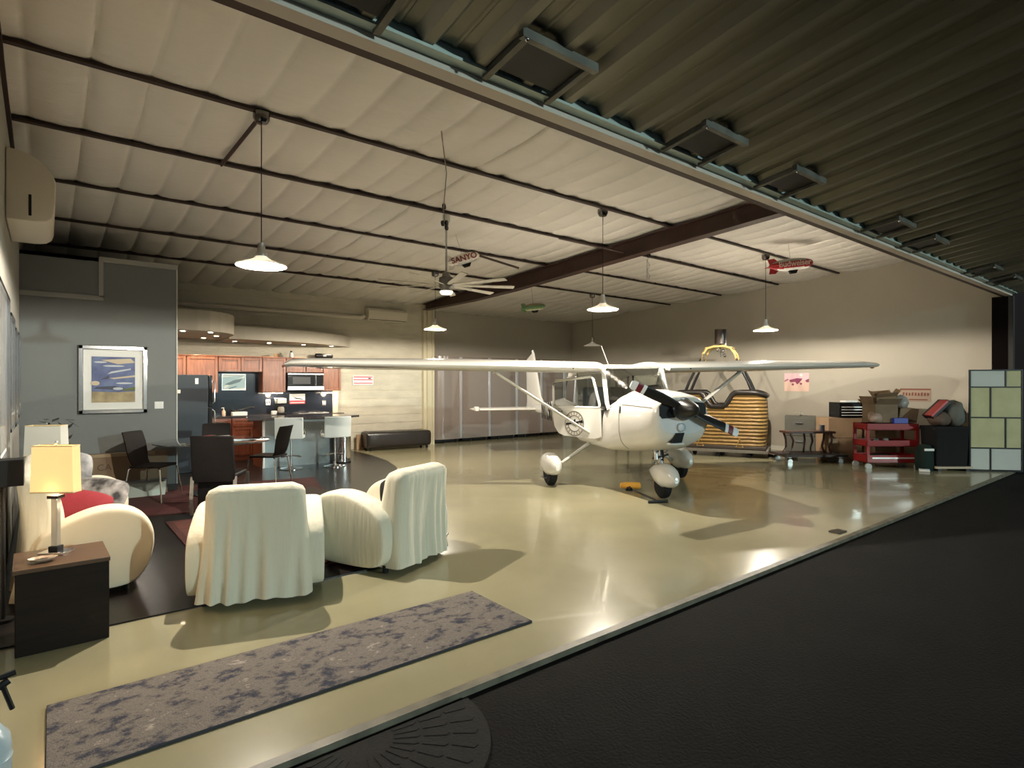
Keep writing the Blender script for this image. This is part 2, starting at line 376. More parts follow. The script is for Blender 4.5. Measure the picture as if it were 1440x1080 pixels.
pendant(5.89, 9.72, 2.62, 'lit pendant lamp beside the cream column behind the fan')
pendant(10.29, 9.71, 2.48, 'unlit pendant lamp in the back corner above the tail', lit=False)

# ceiling fan
fan = thing('ceiling_fan', 'ceiling fan with many thin blades hanging on a long rod', 'ceiling fan', (4.26, 6.74, 2.9))
bm = BM(); tube(bm, [(0, 0, .08), (0, 0, .95)], .014, 10); obj('downrod', bm, steel, fan)
bm = BM(); cyl(bm, (0, 0, .86), .05, .1); obj('canopy', bm, steel, fan)
bm = BM(); lathe(bm, [(.03, .18), (.05, .17), (.06, .12), (.10, .1), (.105, .0), (.09, -.04), (.075, -.06), (.075, -.08)], 28); obj('motor_housing', bm, mat('dark_nickel', (.22, .21, .19), .4, metal=.8), fan)
bm = BM(); lathe(bm, [(.085, -.08), (.09, -.1), (.07, -.125), (0, -.13)], 28); obj('light_cover', bm, mat('frosted_glass', (.8, .78, .7), .4, emit=WARM, estr=.35), fan)
for k in range(9):
    a = 2*pi*k/9 + .2; M = Matrix.Rotation(a, 4, 'Z') @ Matrix.Translation((.1, 0, .0)) @ Matrix.Rotation(radians(-14), 4, 'X')
    bm = BM(); prism(bm, [(0, -.02), (.12, -.026), (.80, -.045), (.84, -.04), (.84, .045), (.12, .03), (0, .02)], 'z', -.004, .004, M)
    obj('blade', bm, mat('pale_fan_blade', (.55, .52, .44), .45), fan, smooth=False)

# rope and pulley blocks above fan
h = thing('rope_hoist', 'rope hoist with pulley blocks hanging from the ceiling above the fan', 'hoist', (4.0, 6.35, 3.9))
bm = BM(); tube(bm, [(-1.06, -1.61, .07), (-.52, -.85, -.0), (-.02, .02, -.13)], .006, 6); tube(bm, [(-.02, .0, -.12), (-.02, .0, -.3)], .004, 6); obj('rope', bm, mat('grey_rope', (.2, .18, .15), .8), h)
for dx, dy, dz_ in ((-.02, .0, -.1), (-.04, 0, -.32), (.03, .02, -.3), (.03, .02, -.36)):
    bm = BM(); cyl(bm, (0, 0, -.012), .036, .024, 16, M=xf((dx, dy, dz_+.03), (pi/2, 0, .6))); obj('pulley', bm, black, h)
h = thing('chain_hoist', 'small chain hoist hanging from the ceiling right of the roof beam', 'hoist', (8.4, 6.56, 3.8))
bm = BM(); 
for k in range(14): tube(bm, [(.02*cos(k), .02*sin(k), .04-k*.03), (.02*cos(k), .02*sin(k), .02-k*.03)], .006, 6)
tube(bm, [(-.04, 0, -.02), (-.04, 0, -.38)], .005, 6); obj('chain', bm, steel, h)
bm = BM(); sphere(bm, (0, 0, .05), .04, 8); obj('hook_block', bm, black, h)

# toy airships hung from the ceiling
def blimp(loc, L_, R_, rotz, pitch, cols, txt, tcol, label, gond=True, tsz=.09, side=-1):
    t = thing('toy_airship', label, 'toy airship', loc, rotz); t.rotation_euler = (0, pitch, rotz)
    bm = BM(); n = 24; rs = []
    for i in range(n+1):
        s = -1+2*i/n; r = R_*math.sqrt(max(0, 1-abs(s)**2.4))*(1 if s > 0 else 1-.25*s*s)
        rs.append(ring(bm, [(s*L_/2, max(r, .002)*cos(k*pi/14), max(r, .002)*sin(k*pi/14)) for k in range(28)]))
    for a, b in zip(rs, rs[1:]): bridge(bm, a, b)
    for f in bm.faces:
        c = f.calc_center_median(); f.material_index = 1 if c.z > R_*.45 else (2 if c.z < -R_*.62 else 0)
    obj('envelope', bm, cols, t)
    for a in (0, 90, 180, 270):
        M = Matrix.Rotation(radians(a+45*0), 4, 'X'); bm = BM()
        prism(bm, [(-L_*.46, R_*.2), (-L_*.28, R_*.75), (-L_*.36, R_*1.25), (-L_*.5, R_*1.2)], 'y', -.006, .006, M); obj('tail_fin', bm, cols[0], t, smooth=False)
    if gond:
        bm = BM(); prism(bm, [(-.05, -R_*.95), (.1, -R_*.95), (.07, -R_*1.5), (-.02, -R_*1.5)], 'y', -.03, .03); obj('gondola', bm, black, t, smooth=False)
    bm = BM(); tube(bm, [(0, 0, R_*.9), (0, 0, roofz(loc[1])-loc[2])], .002, 4); obj('string', bm, black, t)
    if txt:
        M = xf((L_*.02, side*R_*.985, 0), (pi/2, 0, 0 if side < 0 else pi))
        text('lettering', txt, tsz, tcol, t, M, .004, bold=.002)
    return t
red = mat('airship_red', (.45, .02, .03), .35); silver = mat('airship_silver', (.35, .33, .30), .35, metal=.3)
blimp((9.96, 4.76, 3.60), .80, .105, -.62, -.12, [red, silver, paper], 'Budweiser', mat('pink_letter', (.75, .55, .5), .5), 'red toy airship with pale lettering hanging by the right-hand pendant lamp', tsz=.135)
bl = blimp((4.95, 7.35, 3.45), .52, .085, -.55, -.30, [mat('airship_white', (.72, .68, .62), .4), mat('airship_white2', (.7, .66, .6), .4), silver], 'SANYO', mat('dark_red_letter', (.2, .01, .01), .5), 'white toy airship with dark red lettering hanging behind the fan rod', tsz=.12)
blimp((7.66, 8.85, 3.10), .50, .075, -.60, -.1, [mat('airship_green', (.12, .22, .09), .4), mat('airship_tan', (.3, .22, .14), .4), mat('airship_cream', (.65, .62, .45), .4)], None, None, 'small green and cream toy airship hanging near the back of the ceiling')

# mini split units and pipe cover
t = thing('air_conditioner', 'white wall air conditioner high on the left wall', 'air conditioner', (WALLX0, 6.4, 2.93))
bm = BM(); prism(bm, [(.003, 0), (.20, 0), (.27, .015), (.31, .05), (.325, .1), (.33, .2), (.335, .33)] + [(.335*cos(a)+.0, .33+.27*sin(a)) for a in [radians(q) for q in range(10, 90, 10)]] + [(.003, .6)], 'y', 0, 1.0); obj('casing', bm, cream_plastic, t, bev=.01)
bm = BM(); box(bm, (.15, -.004, .05), (.17, 0, .23)); obj('side_slot', bm, black, t, smooth=False)
t = thing('air_conditioner', 'cream wall air conditioner on the block wall left of the column', 'air conditioner', (5.92, BLOCKY-.01, 3.06))
bm = BM(); prism(bm, [(0, .02), (-.17, 0), (-.22, .08), (-.22, .24), (-.16, .3), (0, .3)], 'x', 0, 1.03); obj('casing', bm, cream_plastic, t, bev=.01)
bm = BM(); box(bm, (.03, -.2, .015), (1.0, -.08, .03)); obj('air_vent', bm, grey_paint, t, smooth=False)
bm = BM(); tube(bm, [(1.5, BLOCKY-.07, 3.12), (5.8, BLOCKY-.07, 3.12), (5.90, BLOCKY-.07, 3.18)], .045, 8); tag(obj('pipe_cover', bm, cream_plastic), 'long cream pipe cover running along the block wall to the air conditioner', 'pipe')
# ================================================================ AIRCRAFT (built in metres: x forward, y port, z up)
pl = thing('light_aircraft', 'white high-wing light aircraft with black two-blade propeller', 'aircraft', (7.075, 6.14, .0), -1.9723)
pl.scale = (.9686,)*3
# fuselage: cowl + lower cabin + tail boom
S = [(1.95, .355, 1.41, .93, 2.7), (1.935, .385, 1.435, .88, 2.7), (1.86, .42, 1.465, .79, 2.7), (1.62, .45, 1.50, .70, 2.8), (1.3, .475, 1.525, .645, 2.9), (1.08, .50, 1.51, .62, 3.2),
     (.95, .52, 1.46, .61, 3.6), (.80, .53, 1.34, .605, 4.5), (.72, .535, 1.24, .60, 6), (.2, .54, 1.225, .60, 6), (-.4, .53, 1.225, .62, 6), (-.9, .47, 1.27, .67, 4.2), (-1.35, .39, 1.36, .73, 3), (-1.6, .345, 1.40, .765, 2.6),
     (-2.4, .25, 1.31, .84, 2.3), (-3.4, .155, 1.20, .90, 2.2), (-4.3, .08, 1.12, .93, 2), (-4.85, .035, 1.06, .94, 2)]
bm = BM(); loft(bm, [sell(hw, zt, zb, n, 40, x) for x, hw, zt, zb, n in S])
fus = obj('fuselage', bm, white, pl, angle=50)
# cowl nose bowl face, openings as black plugs, their inner shade put into the colour
bm = BM(); loft(bm, [sell(.35, 1.40, .935, 2.7, 40, 1.945), sell(.34, 1.395, .94, 2.7, 40, 1.953)]); nb = obj('nose_bowl', bm, cowlw, pl)
for s in (-1, 1):
    bm = BM(); P = [(s*.12, 1.16), (s*.31, 1.15), (s*.345, 1.19), (s*.345, 1.31), (s*.31, 1.35), (s*.12, 1.37), (s*.09, 1.27)]
    prof = [[(1.960, y, z) for y, z in P], [(1.85, y, z) for y, z in P]]
    loft(bm, prof); obj('air_inlet', bm, gloss_black, nb, smooth=False)
bm = BM(); cyl(bm, (0, 0, 0), .062, .05, 20, M=xf((1.92, -.03, 1.03), (0, pi/2, 0))); ll = obj('landing_light', bm, chrome, pl)
bm = BM(); sphere(bm, (1.965, -.03, 1.03), .05, 8, (.4, 1, 1)); obj('light_lens', bm, mat('headlight_glass', (.55, .62, .68), .1, spec=1), ll)
bm = BM(); prism(bm, [(-.17, .83), (-.02, .83), (.02, .96), (-.11, .96)], 'x', 1.80, 1.962); si = obj('lower_scoop', bm, gloss_black, pl, smooth=False)
bm = BM(); box(bm, (1.82, -.19, .805), (1.985, .0, .825)); obj('scoop_lip', bm, cowlw, si, smooth=False)
for y in (-.12, .0):
    bm = BM(); tube(bm, [(1.45, y, .72), (1.47, y, .55), (1.44, y, .50)], .028, 10); obj('exhaust_pipe', bm, steel, pl) if y else bm.free()
# cowl seam lines and door seams (thin raised strips)
seam = mat('panel_seam', (.30, .29, .26), .6)
def surf(x, ang, off=.003):
    for (xa, *a), (xb, *b) in zip(S, S[1:]):
        if xb <= x <= xa:
            t = (xa-x)/(xa-xb); hw, zt, zb_, n = [p+(q-p)*t for p, q in zip(a, b)]; break
    ca, sa = cos(ang), sin(ang); zc = (zt+zb_)/2; hh = (zt-zb_)/2
    return (x, (hw+off)*math.copysign(abs(ca)**(2/n), ca), zc+(hh+off)*math.copysign(abs(sa)**(2/n), sa))
for s in (-1, 1):
    A = (lambda d, s=s: radians(180-d) if s < 0 else radians(d))
    bm = BM(); tube(bm, [surf(x/100, A(22)) for x in range(186, 108, -6)], .004, 5)
    tube(bm, [surf(1.09, A(d)) for d in range(-60, 88, 6)], .004, 5)
    obj('cowl_seam', bm, seam, pl)
    bm = BM(); tube(bm, [surf(x, A(d)) for x, d in ((1.5, 34), (1.5, 62), (1.3, 62), (1.3, 34), (1.5, 34))], .003, 5); obj('oil_door', bm, seam, pl)
    bm = BM(); q = surf(1.12, A(12), .006); cbox(bm, q, (.02, .012, .1)); obj('cowl_latch', bm, black, pl, smooth=False)
    if s > 0:      # port door is shut
        bm = BM(); D_ = [(.70, 1.22), (.58, .82), (.50, .74), (-.34, .72), (-.40, .80), (-.40, 1.22)]
        tube(bm, [(x, s*.541, z) for x, z in D_], .004, 5); obj('door_seam', bm, seam, pl)
        bm = BM(); tube(bm, [(-.22, s*.545, 1.17), (-.32, s*.56, 1.17)], .01, 6); obj('door_handle', bm, chrome, pl)
    else:          # starboard door stands ajar: solid dark panel for the shade inside its opening
        bm = BM(); prism(bm, [(.58, .80), (.64, 1.21), (-.36, 1.21), (-.36, .84), (-.30, .78)], 'y', -.546, -.52); obj('opening_shade', bm, mat('cabin_shade', (.02, .018, .016), .8), pl, smooth=False)
# cabin frame
def bar(name, pts, w_, m_, par, n=8): b = BM(); tube(b, pts, w_, n); return obj(name, b, m_, par)
for s in (-1, 1):
    bar('cabin_pillar', [(.80, s*.515, 1.22), (.74, s*.52, 1.32), (.56, s*.50, 1.86)], .034, white, pl)
    bar('cabin_pillar', [(-.42, s*.53, 1.20), (-.46, s*.50, 1.86)], .018, white, pl)
    bar('cabin_pillar', [(-1.27, s*.40, 1.30), (-1.08, s*.38, 1.86)], .03, white, pl)
    # door window frame (rounded loop)
    def wy(x, z): return (.545 if x > -.4 else .545-.115*(-.4-x)/.85) - .045*(z-1.2)
    if s > 0:
        fr = [(.645, 1.28), (.60, 1.265), (.1, 1.255), (-.42, 1.25), (-.42, 1.75), (.42, 1.76), (.47, 1.73), (.66, 1.32), (.645, 1.28)]
        bar('window_frame', [(x, s*wy(x, z), z) for x, z in fr], .019, white, pl)
        bm = BM(); vs = [bm.verts.new((x, s*(wy(x, z)-.002), z)) for x, z in ((.645, 1.28), (-.42, 1.25), (-.42, 1.75), (.45, 1.76), (.66, 1.32))]; bm.faces.new(vs); obj('door_window', bm, tintglass, pl, smooth=False)
    fr = [(-.45, 1.25), (-.8, 1.275), (-1.22, 1.31), (-1.27, 1.35), (-1.17, 1.68), (-1.12, 1.72), (-.45, 1.75), (-.45, 1.25)]
    bar('window_frame', [(x, s*wy(x, z), z) for x, z in fr], .016, white, pl)
    bm = BM(); vs = [bm.verts.new((x, s*(wy(x, z)-.002), z)) for x, z in ((-.42, 1.25), (-1.26, 1.32), (-1.15, 1.71), (-.42, 1.75))]; bm.faces.new(vs); obj('rear_side_window', bm, tintglass, pl, smooth=False)
    # door top rail panel
    bm = BM(); loft(bm, [[(x, s*(wy(x, z)-.012)+d, z) for x, z in ((.50, 1.77), (-1.1, 1.72), (-1.05, 1.88), (.50, 1.88))] for d in (-.01, .01)]); obj('door_top_rail', bm, white, pl, smooth=False)
# windshield
bm = BM(); G = []
for i in range(17):
    s = -1+2*i/16; e = 1-abs(s)**2.6
    p0 = Vector((.78+.24*e, .515*s, 1.25+.235*e)); p1 = Vector((.54+.04*e, .50*s, 1.875)); row = []
    for j in range(9):
        t = j/8; p = p0.lerp(p1, t); p.x += .05*sin(pi*t)*e; row.append(bm.verts.new(p))
    G.append(row)
for i in range(16):
    for j in range(8): bm.faces.new([G[i][j], G[i+1][j], G[i+1][j+1], G[i][j+1]])
obj('windshield', bm, tintglass, pl)
bm = BM(); tube(bm, [(.79+.24*(1-abs(s)**2.6), .52*s, 1.245+.24*(1-abs(s)**2.6)) for s in [-1+i/10 for i in range(21)]], .012, 6); obj('windshield_trim', bm, white, pl)
# interior
ci = mat('dark_interior', (.035, .03, .028), .7)
bm = BM(); box(bm, (.55, -.48, 1.0), (.80, .48, 1.30)); box(bm, (.60, -.42, 1.30), (.78, .42, 1.36)); obj('instrument_panel', bm, ci, pl, bev=.02)
for s in (-.24, .24):
    bm = BM(); box(bm, (-.35, s-.2, .9), (.1, s+.2, 1.05)); box(bm, (-.42, s-.2, 1.0), (-.30, s+.2, 1.55)); obj('cabin_seat', bm, mat('grey_seat', (.10, .10, .10), .8), pl, bev=.03)
bm = BM(); cyl(bm, (0, 0, 0), .13, .02, 20, M=xf((.40, -.24, 1.28), (0, pi/2-.3, 0))); obj('control_yoke', bm, ci, pl)
bm = BM(); loft(bm, [sell(.49, 1.90, 1.84, 6, 24, .5), sell(.48, 1.92, 1.84, 6, 24, 0), sell(.44, 1.90, 1.84, 6, 24, -1.05)]); obj('cabin_roof', bm, white, pl)
bm = BM(); vs = [bm.verts.new(p) for p in ((-1.22, -.41, 1.31), (-1.22, .41, 1.31), (-1.02, .40, 1.84), (-1.02, -.40, 1.84))]; bm.faces.new(vs); obj('rear_window', bm, tintglass, pl, smooth=False)
# wings
def foil(c, th, n=16, droop=0):
    up, lo = [], []
    for i in range(n+1):
        x = .5*(1-cos(pi*i/n)); yt = 5*th*(.2969*math.sqrt(x)-.126*x-.3516*x*x+.2843*x**3-.1015*x**4)
        yc = .02*(1-(2*x-.8)**2) if x < .4 else .02*(1-((x-.4)/.6)**2)
        up.append((x*c, (yc+yt)*c)); lo.append((x*c, (yc-yt)*c))
    return up[::-1] + lo[1:-1]
WS = [(.50, .60, 1.62, .115, 1.835), (2.6, .60, 1.62, .115, 1.87), (4.75, .50, 1.20, .11, 1.905), (4.98, .44, 1.08, .10, 1.905), (5.07, .34, .90, .07, 1.89), (5.10, .18, .6, .04, 1.875)]
for s in (-1, 1):
    bm = BM(); secs = []
    for y, xl, c, th, z in WS: secs.append([(xl-px_, s*y, z+pz) for px_, pz in foil(c, th)])
    loft(bm, secs); wg = obj('wing', bm, white, pl, angle=35)
    bm = BM(); tube(bm, [(-.70, s*.6, 1.80), (-.70, s*2.58, 1.835)], .006, 4); tube(bm, [(-.70, s*2.62, 1.835), (-.46, s*4.7, 1.87)], .006, 4); obj('flap_gap', bm, seam, wg)
    bm = BM(); tube(bm, [(.62-.0, s*.56, 1.835), (.70, s*.54, 1.835), (.72, s*.56, 1.83)], .028, 8); obj('cabin_vent', bm, cream_plastic, wg)
    bm = BM(); sphere(bm, (.17, s*5.1, 1.875), .03, 6, (1.6, .6, .7)); obj('tip_light', bm, mat('nav_glass', (.25, .06, .03), .15), wg)
    bm = BM(); sphere(bm, (.60, s*1.0, 1.84), .012, 5); obj('vent_hole', bm, black, wg)
    # struts
    a = Vector((.30, s*2.15, 1.80)); b = Vector((.42, s*.53, .76)); bm = BM(); n = 12; secs = []
    d = (b-a).normalized(); u = Vector((1, 0, 0)); v = d.cross(u).normalized()
    for p in (a, b): secs.append([p + u*.06*cos(k*2*pi/n) + v*.02*sin(k*2*pi/n) for k in range(n)])
    loft(bm, secs); st = obj('wing_strut', bm, white, pl)
    for p in (a, b): bm = BM(); sphere(bm, p, .045, 8, (1.3, .8, .7)); obj('strut_fairing', bm, white, st)
    # main gear
    bm = BM(); tube(bm, [(-.02, s*.42, .68), (-.01, s*1.04, .30), (0, s*1.1, .26)], [.04, .03, .028], 10, flat_=.8); lg = obj('gear_leg', bm, white, pl)
    bm = BM(); sphere(bm, (-.02, s*.42, .67), .09, 8, (1.2, .9, .6)); obj('gear_fairing', bm, white, lg)
    bm = BM(); lathe(bm, [(.06, -.06), (.16, -.065), (.19, -.04), (.195, 0), (.19, .04), (.16, .065), (.06, .06)], 28, M=xf((0, s*1.16, .195), (pi/2, 0, 0))); obj('tyre', bm, rubber, pl)
def pant(x, y, z, L_, H_, W_, name='wheel_pant'):
    bm = BM(); secs = []; N_ = 14
    for i in range(N_+1):
        t = i/N_; r = (math.sqrt(max(0, 1-((t-.36)/.37)**2)) if t < .36 else max(0, (1-((t-.36)/.64)**1.8)))
        r = max(r, .03); xx = x + L_*(.40-t); zc = z + H_*.04 + (t-.4)*.05
        sec = sell(W_/2*r, zc+H_*.5*r, zc-H_*.44*r*(1 if t > .3 else .9), 2.3, 24, xx); secs.append([(a, b+y, c) for a, b, c in sec])
    return loft(bm, secs)
for s in (-1, 1):
    p = obj('wheel_pant', pant(.02, s*1.16, .315, .82, .38, .27), white, pl)
    bm = BM(); tube(bm, [(-.12, s*1.16-.1, .135), (0, s*1.16-.1, .12), (.12, s*1.16-.1, .14)], .008, 5); obj('mud_scraper', bm, black, p)
p = obj('wheel_pant', pant(1.50, 0, .30, .74, .36, .26), white, pl)
bm = BM(); lathe(bm, [(.05, -.055), (.14, -.06), (.165, -.04), (.17, 0), (.165, .04), (.14, .06), (.05, .055)], 28, M=xf((1.44, 0, .17), (pi/2, 0, 0))); obj('tyre', bm, rubber, pl)
ns = bar('nose_strut', [(1.40, 0, .44), (1.36, 0, .72)], .032, chrome, pl, 12)
bar('torque_link', [(1.40, 0, .47), (1.30, 0, .56), (1.37, 0, .66)], .012, steel, ns)
bar('shimmy_damper', [(1.42, -.14, .56), (1.38, .12, .60)], .016, black, ns); bar('steering_rod', [(1.36, -.12, .64), (1.30, .13, .64)], .012, steel, ns)
bar('exhaust_stack', [(1.55, -.08, .70), (1.62, -.1, .60), (1.60, -.1, .56)], .022, black, pl)
# propeller and spinner
PX, PZ = 2.03, 1.27
bm = BM(); lathe(bm, [(.138, -.07), (.142, -.02), (.130, .04), (.100, .12), (.07, .2), (.03, .25), (0, .262)], 32, M=xf((PX, 0, PZ), (0, pi/2, 0))); sp = obj('spinner', bm, mat('satin_black', (.010, .010, .010), .35, spec=.35), pl)
bm = BM(); lathe(bm, [(.142, 0), (.155, .01), (.155, .03), (.142, .035)], 32, M=xf((PX-.085, 0, PZ), (0, pi/2, 0))); obj('spinner_backplate', bm, chrome, sp)
pm = [black, mat('prop_white', (.8, .8, .8), .4), mat('prop_maroon', (.15, .01, .02), .4)]
TILT = radians(-23)   # from horizontal; the starboard blade is high
for s in (-1, 1):
    bm = BM(); secs = []; R_ = .86; rs = [.08, .14, .22, .3, .42, .55, .64, .69, .745, .77, .83, .86]
    for r in rs:
        c = .06+.085*math.sin(min(1, r/.45)*pi/2)*(1-.35*max(0, r-.45)/.41); tw = radians(50-38*r/.86); th = .022*(1-.6*r/.86)
        if r > .85: c *= .8
        sec = []
        for k in range(14):
            a = 2*pi*k/14; u, v = c/2*cos(a), th*sin(a)
            sec.append((PX+.0+u*sin(tw)+v*cos(tw), u*cos(tw)-v*sin(tw), r))
        M = xf((0, 0, PZ)) @ Matrix.Rotation(pi/2 + TILT if s > 0 else -pi/2 + TILT, 4, 'X')
        secs.append([M @ Vector(q) for q in sec])
    loft(bm, secs)
    for f in bm.faces:
        c = f.calc_center_median(); r = math.hypot(c.y, c.z-PZ)
        if r > .64: f.material_index = 1 if (r < .69 or r > .77) else (2 if r > .745 else 2)
    obj('propeller_blade', bm, pm, pl)
# tail
bm = BM(); secs = []
for z, xl, c, sl in ((1.02, -3.6, 1.45, 0), (1.16, -3.65, 1.32, 0), (1.32, -3.90, 1.08, 0), (2.28, -4.36, .66, .2), (2.36, -4.40, .60, .28)):
    secs.append([(xl-px_, pz, z-sl*px_) for px_, pz in foil(c, .08)])
loft(bm, secs); fin = obj('tail_fin', bm, white, pl, angle=35)
bm = BM(); lathe(bm, [(.02, 0), (.03, .02), (.025, .06), (0, .08)], 12, c=(-4.48, 0, 2.34)); obj('beacon_light', bm, white, fin)
for s in (-1, 1):
    bm = BM(); secs = []
    for y, xl, c in ((.03, -3.95, 1.08), (1.40, -4.10, .82), (1.48, -4.16, .7), (1.50, -4.3, .45)):
        secs.append([(xl-px_, s*y, 1.03+pz-.02*c) for px_, pz in foil(c, .08)])
    loft(bm, secs); hs = obj('tailplane', bm, white, pl, angle=35)
    bm = BM(); box(bm, (-4.22, s*1.46-.04, 1.0), (-4.02, s*1.46+.04, 1.10)); obj('elevator_horn', bm, white, hs, bev=.01)
# small fittings
bar('whip_antenna', [(-.55, .12, 1.92), (-.85, .12, 2.28)], .008, white, pl, 6)
bar('belly_antenna', [(-2.2, 0, .84), (-2.25, 0, .72)], .01, black, pl, 6)
# registration on starboard side (reads tail to nose)
M = Matrix(((1, 0, 0, -2.52), (0, 0, -1, -.268), (0, 1, 0, 1.06), (0, 0, 0, 1))) 
Ry = Matrix.Rotation(radians(7.2), 4, 'Z'); 
text('registration', 'N1150', .54, black, pl, Matrix.Translation((-2.75, -.262, 1.03)) @ Matrix.Rotation(-radians(6.9), 4, 'Z') @ Matrix.Rotation(pi/2, 4, 'X'), .004, shear=-.25, bold=.006, sx=.66)
# starboard door ajar, hinged at its front edge
DO = dict(loc=(.62, -.56, 0), rot=(0, 0, radians(28)))
bm = BM(); prism(bm, [(0, 1.24), (.015, .80), (-.10, .765), (-.72, .78), (-.84, .82), (-.92, .92), (-.95, 1.05), (-.955, 1.24)], 'y', -.035, .0)
dr = obj('cabin_door', bm, white, pl, smooth=False, bev=.006, **DO)
fr = [(-.02, 1.25), (-.05, 1.24), (-.90, 1.24), (-.945, 1.27), (-.95, 1.60), (-.91, 1.655), (-.18, 1.715), (-.135, 1.68), (-.015, 1.29), (-.02, 1.25)]
bar('window_frame', [(x, -.018, z) for x, z in fr], .021, white, dr)
bm = BM(); bm.faces.new([bm.verts.new((x, -.018, z)) for x, z in fr[:-1]]); obj('window_pane', bm, tintglass, dr, smooth=False)
bm = BM(); tube(bm, [(-.84, -.04, 1.17), (-.74, -.055, 1.17)], .011, 6); obj('door_handle', bm, black, dr)
c = (-.50, .985); n = 40; bm = BM()
bmg = mat('badge_grey', (.30, .28, .24), .5); pale_ = mat('badge_pale', (.6, .58, .52), .5)
def bp(r, a, off=-.0375): return (c[0]+r*cos(a), off, c[1]+r*sin(a))
r0 = [bm.verts.new(bp(.125, 2*pi*k/n)) for k in range(n)]; r1 = [bm.verts.new(bp(.19, 2*pi*k/n)) for k in range(n)]; bridge(bm, r0, r1)
for rr in (.123, .192): tube(bm, [bp(rr, 2*pi*k/n) for k in range(n+1)], .004, 4, cap=False, mi=1)
for P in ([(-.17, -.03), (.17, .03), (.17, .055), (-.17, .0)], [(-.09, .01), (.04, -.05), (.09, .0), (-.04, .05)], [(.09, .02), (.16, .07), (.18, .01)], [(-.03, -.01), (.0, .07), (.03, .07), (.02, -.01)]):
    f = bm.faces.new([bm.verts.new((c[0]+x, -.0395, c[1]+z)) for x, z in P]); f.material_index = 1
for k in range(18):
    if k in (0, 9): continue
    a = 2*pi*k/18; q = [(r, a+d) for r, d in ((.137, -.07), (.178, -.045), (.178, .045), (.137, .07))]
    f = bm.faces.new([bm.verts.new(bp(r, t, -.0385)) for r, t in q]); f.material_index = 2
obj('door_badge', bm, [bmg, black, pale_], dr, smooth=False)
pl.rotation_euler = (radians(.35), 0, -1.9723)
# tow bar with orange drill on the floor
t = thing('tow_bar', 'thin black tow bar lying on the floor before the nose wheel', 'tow bar', (6.5, 5.25, 0))
bm = BM(); tube(bm, [(.02, .08, .03), (-.30, -.56, .03)], .012, 8); obj('rod', bm, black, t)
bm = BM(); tube(bm, [(-.42, -.5, .02), (-.18, -.62, .02)], .018, 8); obj('fork', bm, black, t)
t = thing('power_drill', 'orange and black power drill driving the tow bar on the floor', 'drill', (6.62, 5.52, 0))
bm = BM(); loft(bm, [[(x, w_*cos(k*pi/8), .07+w_*sin(k*pi/8)*.9) for k in range(16)] for x, w_ in ((-.17, .03), (-.15, .055), (.05, .055), (.12, .04), (.13, .02))]); o = obj('drill_body', bm, mat('orange_plastic', (.75, .36, .05), .4), t, rot=(0, 0, 2.35))
bm = BM(); prism(bm, [(-.02, .0), (.08, .0), (.06, .07), (0, .07)], 'y', -.05, .05, xf((.02, -.02, 0), (0, 0, 2.4))); obj('battery', bm, black, t, smooth=False)
bm = BM(); tube(bm, [(-.07, -.07, .06), (-.12, -.13, .05)], .02, 8); obj('chuck', bm, black, t)
